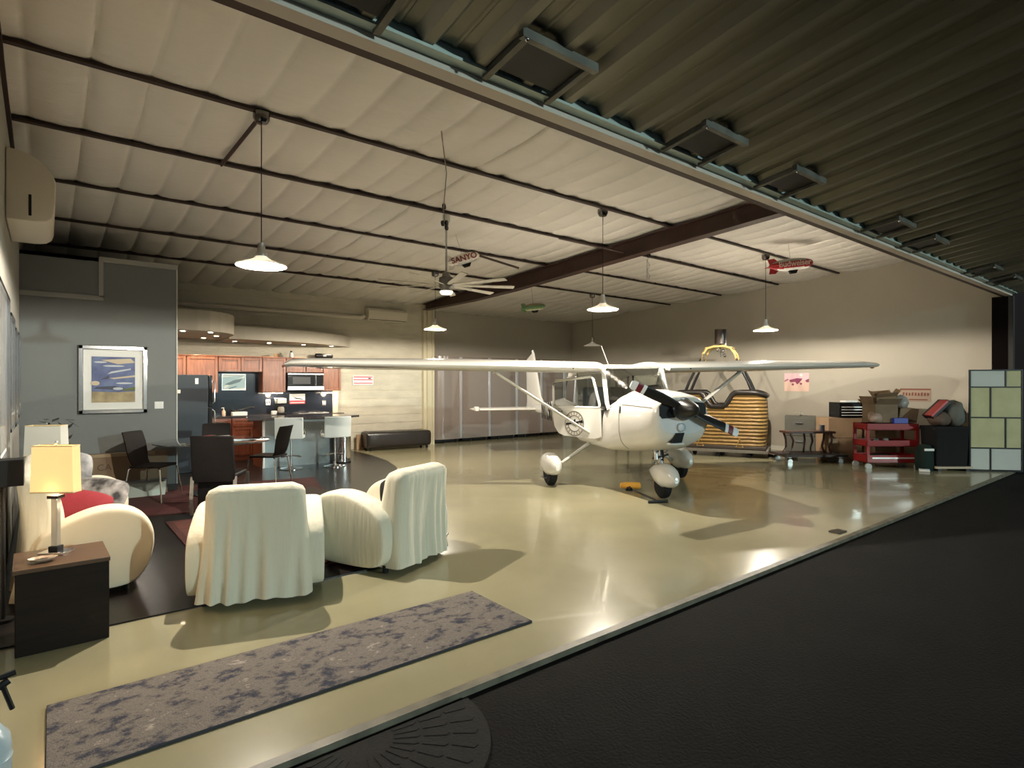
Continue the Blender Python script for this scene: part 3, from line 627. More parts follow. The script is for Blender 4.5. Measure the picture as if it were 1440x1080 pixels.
# ================================================================ LIVING AREA
def armchair(label, loc, rotz, seat=False, W=.92, D=.92, H=.83, cat='armchair', ncush=1, group=None):
    t = thing('armchair' if cat == 'armchair' else 'sofa', label, cat, loc, rotz, group)
    aw = .235
    # arms : rounded side profile, lofted across its thickness
    prof = [(-.36, .05), (-.12, .045), (.12, .045), (.26, .055), (.345, .13), (.40, .26), (.415, .39), (.385, .50), (.31, .585), (.20, .635), (.07, .645), (-.06, .62), (-.20, .565), (-.32, .50), (-.38, .42), (-.39, .20)]
    cx, cz = 0, .33
    for s in (-1, 1):
        bm = BM(); secs = []
        for u, k in ((-1, .86), (-.93, .94), (-.65, .99), (0, 1), (.65, .99), (.93, .94), (1, .86)):
            x = s*(W/2-aw/2) + u*aw/2
            secs.append([(x + (.02*s*cos((z-.3)*3)), cx+(y-cx)*(1-(1-k)*.5)*D/.85, .04+(cz-.04)+(z-cz)*(1-(1-k)*(1 if z > cz else .15))) for y, z in prof])
        loft(bm, secs); obj('armrest', bm, cloth2 if cat == 'sofa' else cloth, t, sub=2)
    # backrest: draped slab with folds
    bm = BM(); n = 112; hw0 = W/2-.12; lv = 26; rs = []; rng = random.Random(int(loc[0]*100))
    fs = [(rng.uniform(10, 75), rng.uniform(0, 6), rng.uniform(.4, 1)) for _ in range(9)]
    for j in range(lv+1):
        t_ = j/lv; z = .035 + (H-.035)*t_
        wz = hw0 + (.05*(1-t_)**1.2 if t_ < 1 else 0); th = .105 + .03*(1-t_)
        if t_ > .90: q = (t_-.90)/.10; sh = .075*(1-math.sqrt(max(0, 1-q*q))); wz -= sh; th -= sh*.9
        yb = -D/2 + .09 - .05*t_ + .035*sin(t_*pi*.9)
        sec = []
        for px_, py in rrect(2*wz, 2*th, min(.075, th*.8), 5): sec.append((px_, py))
        # resample long sides
        pts = []; m_ = len(sec); per = []
        for i in range(m_):
            a, b = sec[i], sec[(i+1) % m_]; k = {5: 40, 17: 40, 11: 4, 23: 4}.get(i, 1)
            for q in range(k): pts.append((a[0]+(b[0]-a[0])*q/k, a[1]+(b[1]-a[1])*q/k))
        amp = .019*max(0, (1-t_)-.12)**1.1
        out = []
        for x, y in pts:
            f = sum(w_*sin(fr*x+ph+ (1-t_)*2*w_) for fr, ph, w_ in fs)*amp
            nx_, ny_ = (0, math.copysign(1, y)) if abs(y) > th*.8 else (math.copysign(1, x), 0)
            zz = z if j else .03 + .022*abs(sin(x*9+1))
            out.append((x+nx_*f*.8, y+yb+ny_*f, zz))
        rs.append(ring(bm, out))
    for a, b in zip(rs, rs[1:]): bridge(bm, a, b)
    bm.faces.new(rs[0][::-1]); bm.faces.new(rs[-1])
    obj('backrest', bm, cloth, t, angle=75)
    w_ = (W-2*aw+.04)
    for i in range(ncush):
        bm = BM(); a = -w_/2 + i*w_/ncush; box(bm, (a+.005, -D/2+.2, .12), (a+w_/ncush-.005, D/2-.06, .40)); obj('seat_cushion', bm, cloth2, t, bev=.05)
    bm = BM(); box(bm, (-w_/2, -D/2+.12, .03), (w_/2, D/2-.1, .16)); obj('base', bm, cloth2, t, bev=.02)
    for x in (-W/2+.1, W/2-.1):
        for y in (-D/2+.12, D/2-.2):
            bm = BM(); cyl(bm, (x, y, 0), .025, .06, 10); obj('foot', bm, black, t)
    return t
armchair('cream slipcovered armchair seen from behind, nearer the side table', (1.29, 4.70, .012), -.33, W=.88)
c2 = armchair('cream slipcovered armchair with a dark cushion, right of the other armchair', (2.345, 4.79, .012), .42)
def pillow(name, label, cat, loc, rot, s, m_, pat=None, group=None):
    bm = BM(); n = 14; top = []; bot = []
    for i in range(n+1):
        a, b = [], []
        for j in range(n+1):
            u, v = -1+2*i/n, -1+2*j/n; h_ = s[2]*((1-abs(u)**2.5)*(1-abs(v)**2.5))**.5
            pu, pv = u*(1-.07*(1-abs(v)**2)*0-.06*abs(v*v)*0), v
            e = e2 = 1-.17*(u*u*v*v)
            a.append(bm.verts.new((u*s[0]*e2, v*s[1]*e, h_))); b.append(bm.verts.new((u*s[0]*e2, v*s[1]*e, -h_)) if 0 < i < n and 0 < j < n else a[-1])
        top.append(a); bot.append(b)
    for i in range(n):
        for j in range(n):
            bm.faces.new([top[i][j], top[i+1][j], top[i+1][j+1], top[i][j+1]]); q = [bot[i][j], bot[i][j+1], bot[i+1][j+1], bot[i+1][j]]
            try: bm.faces.new(q)
            except ValueError: pass
    return tag(obj(name, bm, m_, loc=loc, rot=rot), label, cat, group)
pillow('cushion', 'dark grey cushion leaning on the backrest of the right armchair', 'cushion', (2.40, 4.63, .57), (radians(80), 0, .42), (.20, .16, .05), mat('dark_cushion', (.03, .03, .035), .9))
# sofa along left wall (faces +x)
armchair('long cream slipcovered sofa against the left wall', (.27, 6.12, .012), -pi/2, W=1.98, D=.78, H=.90, cat='sofa', ncush=2)
def pattern(name, c1, c2, sc_):
    m_ = mat(name, c1, .85, var=.5, vscale=sc_, col2=c2); return m_
pillow('cushion', 'dark red cushion standing on the sofa behind the lit lamp', 'cushion', (.17, 5.62, .56), (radians(50), .15, -.6), (.25, .19, .10), mat('dark_red_cushion', (.22, .012, .02), .85, bump=.2, bscale=60))
pillow('cushion', 'black and grey patterned cushion leaning behind the red cushion', 'cushion', (.32, 6.15, .56), (radians(55), .1, -.6), (.26, .20, .08), pattern('grey_black_pattern', (.30, .28, .27), (.02, .018, .018), 9))
pillow('cushion', 'pale grey cushion with dark ovals, tallest one at the far end of the sofa', 'cushion', (.16, 6.65, .70), (radians(75), 0, -.75), (.21, .23, .08), pattern('grey_oval_pattern', (.38, .38, .38), (.10, .10, .11), 7))
# side table
t = thing('side_table', 'dark brown solid side table holding the lit lamp', 'side table', (.06, 4.50, .002), .02)
bm = BM(); box(bm, (-.205, -.2, 0), (.235, .24, .47)); obj('cabinet_body', bm, espresso, t, bev=.004)
bm = BM(); box(bm, (-.215, -.21, .47), (.24, .25, .495)); obj('table_top', bm, mat('espresso_top', (.10, .055, .03), .35, var=.3, vscale=3, stretch=(1, 12, 12)), t, bev=.003)
# table lamp
def table_lamp(label, loc, rotz, lit, sz=(.30, .20, .24), base_h=.34, m_=None):
    t = thing('table_lamp', label, 'lamp', loc, rotz)
    bm = BM(); box(bm, (-.075, -.05, 0), (.075, .05, .018)); b = obj('lamp_base', bm, chrome, t, bev=.003)
    bm = BM(); box(bm, (-.028, -.028, .018), (.028, .028, .05)); obj('base_block', bm, black, b, bev=.003)
    bm = BM(); box(bm, (-.018, -.018, .05), (.018, .018, base_h-.03)); obj('glass_column', bm, chrome if not lit else mat('crystal_column', (.7, .68, .62), .08, metal=.7), t, bev=.003)
    bm = BM(); box(bm, (-.032, -.032, base_h-.04), (.032, .032, base_h-.02)); obj('collar', bm, black, t)
    bm = BM(); a, b_, h_ = sz[0]/2, sz[1]/2, sz[2]; z0 = base_h; z1 = base_h+h_; k = .94
    r0 = ring(bm, [(-a, -b_, z0), (a, -b_, z0), (a, b_, z0), (-a, b_, z0)]); r1 = ring(bm, [(-a*k, -b_*k, z1), (a*k, -b_*k, z1), (a*k, b_*k, z1), (-a*k, b_*k, z1)]); bridge(bm, r0, r1)
    obj('lamp_shade', bm, m_, t, smooth=False)
    bm = BM(); tube(bm, [(-a, -b_, z0), (a, -b_, z0), (a, b_, z0), (-a, b_, z0), (-a, -b_, z0)], .004, 4); obj('lower_trim', bm, mat('shade_trim', (.7, .55, .3), .8), t); bm = BM(); tube(bm, [(-a*k, -b_*k, z1), (a*k, -b_*k, z1), (a*k, b_*k, z1), (-a*k, b_*k, z1), (-a*k, -b_*k, z1)], .004, 4); obj('upper_trim', bm, mat('shade_trim', (.7, .55, .3), .8), t)
    bm = BM(); tube(bm, [(0, 0, z1-.06), (0, 0, z1+.012)], .005, 6); sphere(bm, (0, 0, z1+.018), .012, 6); obj('finial', bm, steel, t)
    return t
m_ = bpy.data.materials.new('lit_lampshade'); m_.use_nodes = True; nt = m_.node_tree; nt.nodes.clear()
o_ = nt.nodes.new('ShaderNodeOutputMaterial'); ad = nt.nodes.new('ShaderNodeAddShader'); mx = nt.nodes.new('ShaderNodeMixShader'); mx.inputs[0].default_value = .5
df = nt.nodes.new('ShaderNodeBsdfDiffuse'); tl = nt.nodes.new('ShaderNodeBsdfTranslucent'); em = nt.nodes.new('ShaderNodeEmission')
df.inputs[0].default_value = (.5, .4, .26, 1); tl.inputs[0].default_value = (.015, .01, .005, 1); em.inputs[0].default_value = (1, .62, .24, 1); em.inputs[1].default_value = .25
nt.links.new(df.outputs[0], mx.inputs[1]); nt.links.new(tl.outputs[0], mx.inputs[2]); nt.links.new(mx.outputs[0], ad.inputs[0]); nt.links.new(em.outputs[0], ad.inputs[1]); nt.links.new(ad.outputs[0], o_.inputs[0])
lamp = table_lamp('lit table lamp with a warm rectangular shade on the dark side table', (.045, 4.58, .497), -.62, True, m_=m_, sz=(.255, .075, .285), base_h=.385)
plight('bulb_light', (0, 0, .402), 4.2, (1, .62, .30), r=.03, parent=lamp)
t = thing('shell_dish', 'small pale fluted dish on the side table beside the lamp', 'dish', (-.02, 4.42, .497))
bm = BM(); n = 36; rs = []
for r, z in ((.02, .004), (.045, .008), (.06, .022), (.058, .026), (.04, .014)): rs.append(ring(bm, [((r*(1+.08*sin(9*k*2*pi/n)))*cos(k*2*pi/n)*1.15, (r*(1+.08*sin(9*k*2*pi/n)))*sin(k*2*pi/n)*.8, z) for k in range(n)]))
for a, b in zip(rs, rs[1:]): bridge(bm, a, b)
bm.faces.new(rs[0]); obj('dish', bm, mat('shell_ceramic', (.5, .38, .28), .4), t)
# far end table with pale lamp
t = thing('end_table', 'dark end table at the far end of the sofa holding a pale lamp', 'side table', (.15, 7.62, .012))
bm = BM(); box(bm, (-.25, -.25, 0), (.25, .25, .55)); obj('cabinet_body', bm, espresso, t, bev=.005)
table_lamp('unlit table lamp with a pale square shade at the far end of the sofa', (.0, 7.62, .564), -.5, False, sz=(.34, .14, .30), base_h=.26, m_=mat('pale_lampshade', (.55, .55, .5), .85))
# tangled dark plant behind
t = thing('potted_plant', 'dark leafy potted plant in the corner behind the pale lamp', 'plant', (.02, 8.35, .012))
bm = BM(); lathe(bm, [(.12, 0), (.16, .35), (.17, .36), (.15, .34)], 20); obj('pot', bm, black, t)
bm = BM(); r_ = random.Random(5)
for k in range(70):
    a = r_.uniform(0, 2*pi); l = r_.uniform(.15, .32); h0 = r_.uniform(.45, 1.15); p = Vector((.3*r_.uniform(-.6, 1)*.5, r_.uniform(-.22, .22), h0)); d = Vector((cos(a)*l*.5, sin(a)*l, r_.uniform(-.12, .1)))
    s_ = Vector((-sin(a), cos(a), 0))*.035
    vs = [bm.verts.new(q) for q in (p, p+d*.5+s_, p+d, p+d*.5-s_)]; bm.faces.new(vs)
obj('foliage', bm, mat('dark_leaves', (.03, .035, .03), .6), t, smooth=False)
bm = BM(); tube(bm, [(0, 0, .3), (.02, .01, .8), (0, .03, 1.1)], .012, 6); obj('stem', bm, espresso, t)
# black lamp shade / speaker cut by the left edge
t = thing('loudspeaker', 'black box loudspeaker on a slim stand cut by the left edge', 'speaker', (-.19, 4.98, .012))
bm = BM(); box(bm, (-.07, -.08, .88), (.075, .08, 1.05)); sbx = obj('speaker_box', bm, black, t, bev=.004)
bm = BM(); tube(bm, [(-.03, 0, .02), (-.03, 0, .88)], .012, 8); obj('stand', bm, black, t)
bm = BM(); cyl(bm, (-.02, 0, 0), .05, .02, 16); obj('stand_base', bm, black, t)
# frames on the left wall
silverf = mat('silver_frame', (.6, .6, .6), .18, metal=1)
for k, (y, wd, zc, h_, lab) in enumerate([(5.75, 1.35, 1.55, 1.42, 'large silver-framed picture nearest the door on the left wall'), (7.05, .75, 1.65, 1.05, 'silver-framed picture above the sofa on the left wall'), (7.95, .6, 1.62, 1.0, 'silver-framed picture above the far end table on the left wall'), (8.75, .55, 1.65, .95, 'silver-framed picture nearest the corner on the left wall')]):
    t = thing('picture_frame', lab, 'picture', (WALLX0+.003, y, zc), pi/2)
    bm = BM(); a, b = wd/2, h_/2
    for q in ((-a, -b, -a+.03, b), (a-.03, -b, a, b), (-a, b-.03, a, b), (-a, -b, a, -b+.03)): box(bm, (q[0], -.03, q[1]), (q[2], 0, q[3]))
    obj('frame', bm, silverf, t, smooth=False)
    art('print', wd-.06, h_-.06, mat('glazed_print', (.34, .34, .33), .12, var=.3, vscale=3), [(paper, [(.1, .1), (.9, .1), (.9, .12), (.1, .12)])], t, Matrix.Translation((0, -.006, 0)))
# rugs
def rugmat():
    m_ = bpy.data.materials.new('runner_pile'); m_.use_nodes = True; nt = m_.node_tree; N = nt.nodes; L = nt.links; b = N['Principled BSDF']; b.inputs['Roughness'].default_value = .95
    tc = N.new('ShaderNodeTexCoord'); mp = N.new('ShaderNodeMapping'); mp.inputs['Scale'].default_value = (1.2, 1.6, 1); L.new(tc.outputs['Object'], mp.inputs[0])
    n1 = N.new('ShaderNodeTexNoise'); n1.inputs['Scale'].default_value = 4.6; n1.inputs['Detail'].default_value = 12; n1.inputs['Roughness'].default_value = .78; L.new(mp.outputs[0], n1.inputs[0])
    cr = N.new('ShaderNodeValToRGB'); e = cr.color_ramp.elements; e[0].position = .38; e[0].color = (.022, .026, .05, 1); e[1].position = .72; e[1].color = (.42, .38, .33, 1)
    for p, c_ in ((.435, (.045, .045, .065)), (.46, (.12, .105, .095)), (.53, (.20, .175, .155)), (.565, (.12, .105, .10)), (.60, (.24, .21, .18)), (.64, (.38, .34, .29))): q = e.new(p); q.color = (*c_, 1)
    L.new(n1.outputs[0], cr.inputs[0]); L.new(cr.outputs[0], b.inputs['Base Color'])
    n2 = N.new('ShaderNodeTexNoise'); n2.inputs['Scale'].default_value = 120; bp_ = N.new('ShaderNodeBump'); bp_.inputs['Strength'].default_value = .5; bp_.inputs['Distance'].default_value = .01; L.new(tc.outputs['Object'], n2.inputs[0]); L.new(n2.outputs[0], bp_.inputs['Height']); L.new(bp_.outputs[0], b.inputs['Normal'])
    return m_
t = thing('runner_rug', 'mottled grey and navy runner rug on the bare floor by the door', 'rug', (1.23, 3.205, 0), -.005)
bm = BM(); prism(bm, rrect(2.46, .68, .03), 'z', .0, .014); obj('rug_pile', bm, rugmat(), t, smooth=False)
bm = BM(); tube(bm, [(-1.23, -.34, .007), (1.23, -.34, .007), (1.23, .34, .007), (-1.23, .34, .007), (-1.23, -.34, .007)], .007, 5); obj('rug_binding', bm, mat('rug_binding', (.05, .05, .06), .9), t)
def patch_rug(name, label, w_, d_, loc, rz, cols, seed):
    t = thing(name, label, 'rug', loc, rz); bm = BM(); box(bm, (-w_/2, -d_/2, 0), (w_/2, d_/2, .012)); r_ = random.Random(seed)
    nx_, ny_ = int(w_/.42), int(d_/.42)
    for i in range(nx_):
        for j in range(ny_):
            a, b = -w_/2+.05+(w_-.1)*i/nx_, -d_/2+.05+(d_-.1)*j/ny_
            f = bm.faces.new([bm.verts.new(p) for p in ((a+.01, b+.01, .0128), (a+(w_-.1)/nx_-.01, b+.01, .0128), (a+(w_-.1)/nx_-.01, b+(d_-.1)/ny_-.01, .0128), (a+.01, b+(d_-.1)/ny_-.01, .0128))]); f.material_index = r_.randrange(1, len(cols))
    obj('rug_pile', bm, cols, t, smooth=False); return t
rc = [mat('rug_maroon', (.05, .012, .01), .95, bump=.4, bscale=90), mat('rug_red', (.16, .035, .022), .95, var=.4, vscale=6, bump=.4, bscale=90), mat('rug_rust', (.11, .035, .025), .95, var=.3, bump=.4, bscale=90), mat('rug_wine', (.07, .012, .012), .95, bump=.4, bscale=90)]
patch_rug('area_rug', 'dark red patchwork rug between the sofa and the armchairs', 1.75, 2.6, (1.90, 6.10, .0125), 0, rc, 4)
patch_rug('dining_rug', 'deep maroon rug under the dining table', 2.5, 2.1, (1.95, 8.72, .0125), -.25, [rc[0], rc[3], rc[0]], 8)
# glass coffee-table tray with crystals (tops peeking over the armchair)
t = thing('coffee_table', 'low dark coffee table mostly hidden behind the armchair back', 'coffee table', (1.95, 6.2, .026))
bm = BM(); box(bm, (-.4, -.3, .33), (.4, .3, .37)); obj('table_top', bm, espresso, t, bev=.004)
for x in (-.36, .36):
    for y in (-.26, .26): bm = BM(); cbox(bm, (x, y, .165), (.05, .05, .33)); obj('leg', bm, espresso, t, smooth=False)

# ================================================================ DINING
chair_wood = mat('dark_chair_seat', (.009, .006, .005), .55, spec=.15)
def wire_chair(label, loc, rotz):
    t = thing('dining_chair', label, 'chair', loc, rotz)      # faces +y
    bm = BM(); prism(bm, rrect(.42, .42, .06), 'z', .44, .465); obj('seat', bm, chair_wood, t, bev=.006)
    bm = BM(); secs = []
    for y, z, w_ in ((-.18, .46, .17), (-.215, .52, .18), (-.235, .62, .20), (-.26, .75, .205), (-.30, .88, .20), (-.31, .90, .19)):
        secs.append([(-w_, y+.015, z), (-w_*.5, y-.006, z), (0, y-.012, z), (w_*.5, y-.006, z), (w_, y+.015, z), (w_, y+.03, z), (0, y+.004, z), (-w_, y+.03, z)])
    loft(bm, secs); obj('backrest', bm, chair_wood, t)
    for sx in (-1, 1):
        for sy in (-1, 1):
            bm = BM(); tube(bm, [(sx*.24, sy*.25, 0), (sx*.19, sy*.20, .42), (sx*.17, sy*.17, .44), (0, sy*.15, .44)], .0095, 8); obj('leg', bm, chrome, t)
    return t
DR = -.68
wire_chair('dark dining chair with thin chrome legs in front of the blue wall', (1.10, 8.93, .026), DR-pi/2)
wire_chair('dark dining chair with thin chrome legs beside the kitchen island', (2.60, 9.08, .026), DR+pi/2-.1)
wire_chair('dark dining chair on the far side of the glass table', (2.05, 9.85, .026), pi-.2)
t = thing('dining_chair', 'black leather dining chair with flat steel sides, back to the camera', 'chair', (1.61, 7.55, .026), -.55)
bm = BM(); box(bm, (-.23, -.2, .42), (.23, .24, .48)); obj('seat', bm, leather, t, bev=.02)
bm = BM(); prism(bm, [(-.2, .38), (-.17, .38), (-.20, .62), (-.24, .93), (-.275, .93), (-.235, .62)], 'x', -.235, .235); obj('backrest', bm, leather, t, bev=.012)
for s in (-1, 1):
    bm = BM(); P = [(-.2, .45), (-.23, .2), (-.22, .02), (-.17, 0), (.22, 0), (.25, .03), (.22, .44)]
    secs = [[(s*.215, y, z), (s*.255, y, z), (s*.255, y+(.012 if 0 < i < 6 else .012), z+.008), (s*.215, y+.012, z+.008)] for i, (y, z) in enumerate(P)]; loft(bm, secs); obj('side_frame', bm, steel, t, smooth=False)
bm = BM(); box(bm, (-.2, -.14, .08), (.2, -.10, .42)); obj('rear_panel', bm, leather, t, bev=.01)
t = thing('dining_table', 'round smoked glass dining table on a dark pedestal', 'table', (1.82, 8.95, .026))
bm = BM(); lathe(bm, [(.72, .715), (.735, .72), (.735, .73), (.72, .735)], 56); obj('glass_top', bm, mat('smoked_glass_top', (.03, .035, .035), .04, coat=.5, spec=.8), t)
bm = BM(); lathe(bm, [(.30, 0), (.30, .02), (.10, .06), (.07, .3), (.09, .66), (.22, .70), (.22, .715)], 28); obj('pedestal', bm, mat('black_pedestal', (.015, .015, .018), .2), t)
t = thing('tray', 'black tray with cloths and papers on the glass dining table', 'tray', (1.85, 9.05, .762), -.3)
bm = BM(); prism(bm, rrect(.42, .28, .04), 'z', 0, .03); obj('tray_body', bm, black, t, bev=.006)
for k, (x, y, w_, d_, m_) in enumerate([(.10, -.05, .18, .10, paper), (-.06, .03, .16, .08, mat('red_cloth', (.25, .02, .02), .8)), (-.12, -.04, .09, .07, paper), (.02, .07, .16, .06, mat('dark_cloth', (.04, .03, .03), .8))]):
    bm = BM(); cbox(bm, (0, 0, 0), (w_, d_, .025)); o = obj('folded_napkin', bm, m_, loc=(1.85+x, 9.05+y-x*.3, .805), rot=(.12*(k % 2), 0, k*.5), bev=.006)
    tag(o, ['white folded napkin at the right end of the black tray', 'red folded napkin in the middle of the black tray', 'white folded napkin at the left end of the black tray', 'dark folded napkin at the back of the black tray'][k], 'napkin')
# picture on blue wall
t = thing('framed_poster', 'silver-framed aircraft painting on the blue-grey wall', 'picture', (.715, 9.598, 1.61))
bm = BM(); W_, H_ = .78, .92
for q in ((-.39, -.46, -.335, .46), (.335, -.46, .39, .46), (-.39, .405, .39, .46), (-.39, -.46, .39, -.405)): box(bm, (q[0], -.045, q[1]), (q[2], 0, q[3]))
obj('frame', bm, silverf, t, bev=.008)
bm = BM(); box(bm, (-.34, -.012, -.41), (.34, 0, .41)); obj('mat_board', bm, mat('mat_board', (.70, .70, .66), .6), t, smooth=False)
sky = mat('art_sky', (.035, .05, .16), .5, var=.5, vscale=5, col2=(.10, .14, .28)); sand = mat('art_sand', (.42, .33, .18), .6, var=.4, vscale=8); cloudm = mat('art_cloud', (.45, .48, .52), .6)
drk = mat('art_dark', (.015, .02, .05), .5); tan = mat('art_tan', (.5, .42, .3), .6)
def arc(cx, cy, rx, ry, n=16): return [(cx+rx*cos(2*pi*k/n), cy+ry*sin(2*pi*k/n)) for k in range(n)]
art('painting', .49, .62, sky, [(sand, [(0, 0), (1, 0), (1, .24), (.6, .22), (0, .24)]), (tan, [(.2, .93), (.9, .97), (1, .88), (.6, .84)]), (cloudm, arc(.2, .88, .15, .02)), (cloudm, arc(.5, .8, .25, .02)), (cloudm, [(.35, .62), (.9, .72), (.9, .75), (.45, .68)]), (tan, [(.4, .53), (1, .6), (1, .56), (.5, .51)]), (cloudm, arc(.75, .42, .2, .02)),
    (drk, [(.05, .3), (.7, .27), (.75, .32), (.5, .36), (.1, .34)]), (cloudm, arc(.6, .3, .12, .03)), (tan, arc(.08, .42, .1, .05)), (drk, [(.2, .5), (.4, .6), (.38, .52)]), (mat('art_green', (.10, .13, .04), .6), [(.7, .25), (1, .26), (1, .34), (.75, .3)])], t, Matrix.Translation((-.0, -.014, .0)))
t = thing('light_switch', 'white light switch plate right of the framed painting', 'switch', (1.25, 9.598, 1.25))
bm = BM(); box(bm, (-.055, -.008, -.05), (.055, 0, .05)); obj('plate', bm, paper, t, bev=.002)
for x in (-.025, .025): bm = BM(); box(bm, (x-.015, -.014, -.03), (x+.015, -.008, .03)); obj('rocker', bm, paper, t, bev=.001)
# cartons and bin along the blue wall
t = thing('cardboard_box', 'long brown cardboard box standing against the blue-grey wall', 'box', (.78, 9.50, .0125))
bm = BM(); box(bm, (-.52, -.07, 0), (.55, .07, .60)); obj('carton', bm, cardboard_d, t, bev=.004)
text('lettering', 'CA', .12, mat('box_print', (.09, .055, .035), .8), t, xf((-.18, -.072, .42), (pi/2, 0, 0)), .0008)
bm = BM(); box(bm, (-.35, -.076, .56), (.40, -.071, .602)); obj('tape', bm, mat('brown_tape', (.30, .22, .13), .3), t, smooth=False)
t = thing('storage_bin', 'pale green plastic bin on the floor under the left dining chair', 'bin', (1.04, 9.32, .0125))
bm = BM(); loft(bm, [[(x*k, y*k, z) for x, y in rrect(.52, .17, .03)] for z, k in ((0, .92), (.20, 1))]); obj('bin_body', bm, mat('pale_green_plastic', (.38, .46, .42), .35), t)
bm = BM(); prism(bm, rrect(.54, .18, .03), 'z', .20, .225); obj('lid', bm, mat('grey_lid', (.2, .22, .22), .4), t, bev=.004)
# ================================================================ KITCHEN
KY = 12.99
soff = mat('soffit_paint', (.48, .44, .36), .8)
bm = BM(); P = [(1.48, 10.75), (1.95, 10.75)] + [(1.95+.75*sin(a), 11.7-.95*cos(a)) for a in [radians(x) for x in range(15, 91, 15)]] + [(2.7, KY), (1.48, KY)]
prism(bm, P, 'z', 2.44, 2.78); struct('ceiling_2', bm, soff, smooth=False)
bm = BM(); P = [(2.71, 11.95)] + [(2.75+3.3*sin(a), 14.2-2.28*cos(a)) for a in [radians(x) for x in range(4, 62, 6)]]
P = [(x, min(y, KY)) for x, y in P] + [(2.71, KY)]
bm.free(); bm = BM(); prism(bm, P, 'z', 2.41, 2.66); struct('ceiling_3', bm, soff, smooth=False)
spots = [(1.77, 10.96), (2.19, 10.98), (2.44, 11.75), (2.35, 12.4), (1.85, 12.3), (2.94, 12.55), (3.62, 12.6), (4.35, 12.65), (5.0, 12.72)]
sm = mat('lit_downlight', (1, 1, 1), .5, emit=(1, .82, .58), estr=9)
labs = ['at the front left of the upper soffit', 'at the front right of the upper soffit', 'in the middle of the upper soffit curve', 'at the rear right of the upper soffit', 'at the rear left of the upper soffit', 'leftmost under the long low soffit', 'second from left under the long low soffit', 'third from left under the long low soffit', 'rightmost under the long low soffit']
for (x, y), lb in zip(spots, labs):
    z = 2.44 if x < 2.7 else 2.41
    t = thing('recessed_light', 'small round recessed light ' + lb, 'downlight', (x, y, z), group=None)
    bm = BM(); lathe(bm, [(.038, -.006), (.06, -.004), (.06, 0)], 20); obj('trim_ring', bm, paper, t)
    bm = BM(); lathe(bm, [(.0, -.009), (.036, -.0085), (.036, -.004)], 20); obj('lens', bm, sm, t)
    plight('spot_light', (0, 0, -.03), 8 if x < 2.7 else 6, (1, .78, .52), r=.04, parent=t, kind='SPOT', angle=125)
# backsplash
bm = BM(); box(bm, (2.3, KY-.03, .9), (5.12, KY, 1.85)); struct('wall_backsplash', bm, splash, smooth=False)
bm = BM(); box(bm, (5.12, KY-.06, 0), (5.24, KY, 2.1)); struct('trim_16', bm, mat('cream_end_panel', (.6, .55, .42), .6), smooth=False)
# base cabinets
def door_panel(name, x0, x1, z0, z1, y, parent, m_=cherry, handle=None):
    bm = BM(); r = .05; d = .02
    box(bm, (x0, y-d, z0), (x0+r, y, z1)); box(bm, (x1-r, y-d, z0), (x1, y, z1)); box(bm, (x0+r, y-d, z0), (x1-r, y, z0+r)); box(bm, (x0+r, y-d, z1-r), (x1-r, y, z1)); box(bm, (x0+r, y-.008, z0+r), (x1-r, y, z1-r))
    o = obj(name, bm, m_, parent, smooth=False, bev=.003)
    if handle:
        bm = BM(); hx = (x0+x1)/2
        if handle == 'h': tube(bm, [(hx-.12, y-d, z1-.06), (hx-.12, y-d-.03, z1-.06), (hx+.12, y-d-.03, z1-.06), (hx+.12, y-d, z1-.06)], .007, 6)
        else: tube(bm, [(x1-.03, y-d, z1-.1), (x1-.03, y-d-.03, z1-.1), (x1-.03, y-d-.03, z1-.25), (x1-.03, y-d, z1-.25)], .007, 6)
        obj('handle', bm, chrome, o)
    return o
segs = [(2.35, 2.85, 'd3'), (2.85, 3.65, 'sink'), (3.65, 4.2, 'd1'), (4.2, 4.75, 'd1'), (4.75, 5.12, 'd1')]
bl_ = ['base cabinet with three drawers at the left end of the back counter', 'wide base cabinet with two doors under the kitchen sink', 'base cabinet right of the sink cabinet', 'base cabinet under the microwave side of the counter', 'narrow base cabinet at the right end of the back counter']
for (a, b, k), lb in zip(segs, bl_):
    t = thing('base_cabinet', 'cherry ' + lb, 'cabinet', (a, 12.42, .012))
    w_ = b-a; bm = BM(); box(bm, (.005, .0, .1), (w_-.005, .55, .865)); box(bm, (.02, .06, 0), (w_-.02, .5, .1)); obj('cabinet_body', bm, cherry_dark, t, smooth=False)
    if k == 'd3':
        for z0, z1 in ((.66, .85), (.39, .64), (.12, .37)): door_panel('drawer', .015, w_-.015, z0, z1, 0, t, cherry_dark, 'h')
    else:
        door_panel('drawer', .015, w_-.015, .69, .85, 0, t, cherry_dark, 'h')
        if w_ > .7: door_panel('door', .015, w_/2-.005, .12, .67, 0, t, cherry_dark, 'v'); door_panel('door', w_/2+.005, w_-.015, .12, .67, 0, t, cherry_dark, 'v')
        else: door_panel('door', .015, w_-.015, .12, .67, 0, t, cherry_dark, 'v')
t = thing('worktop', 'glossy dark worktop along the kitchen back wall', 'worktop', (2.32, 12.38, .878))
bm = BM(); box(bm, (0, 0, 0), (2.84, .58, .035)); obj('slab', bm, granite, t, bev=.004)
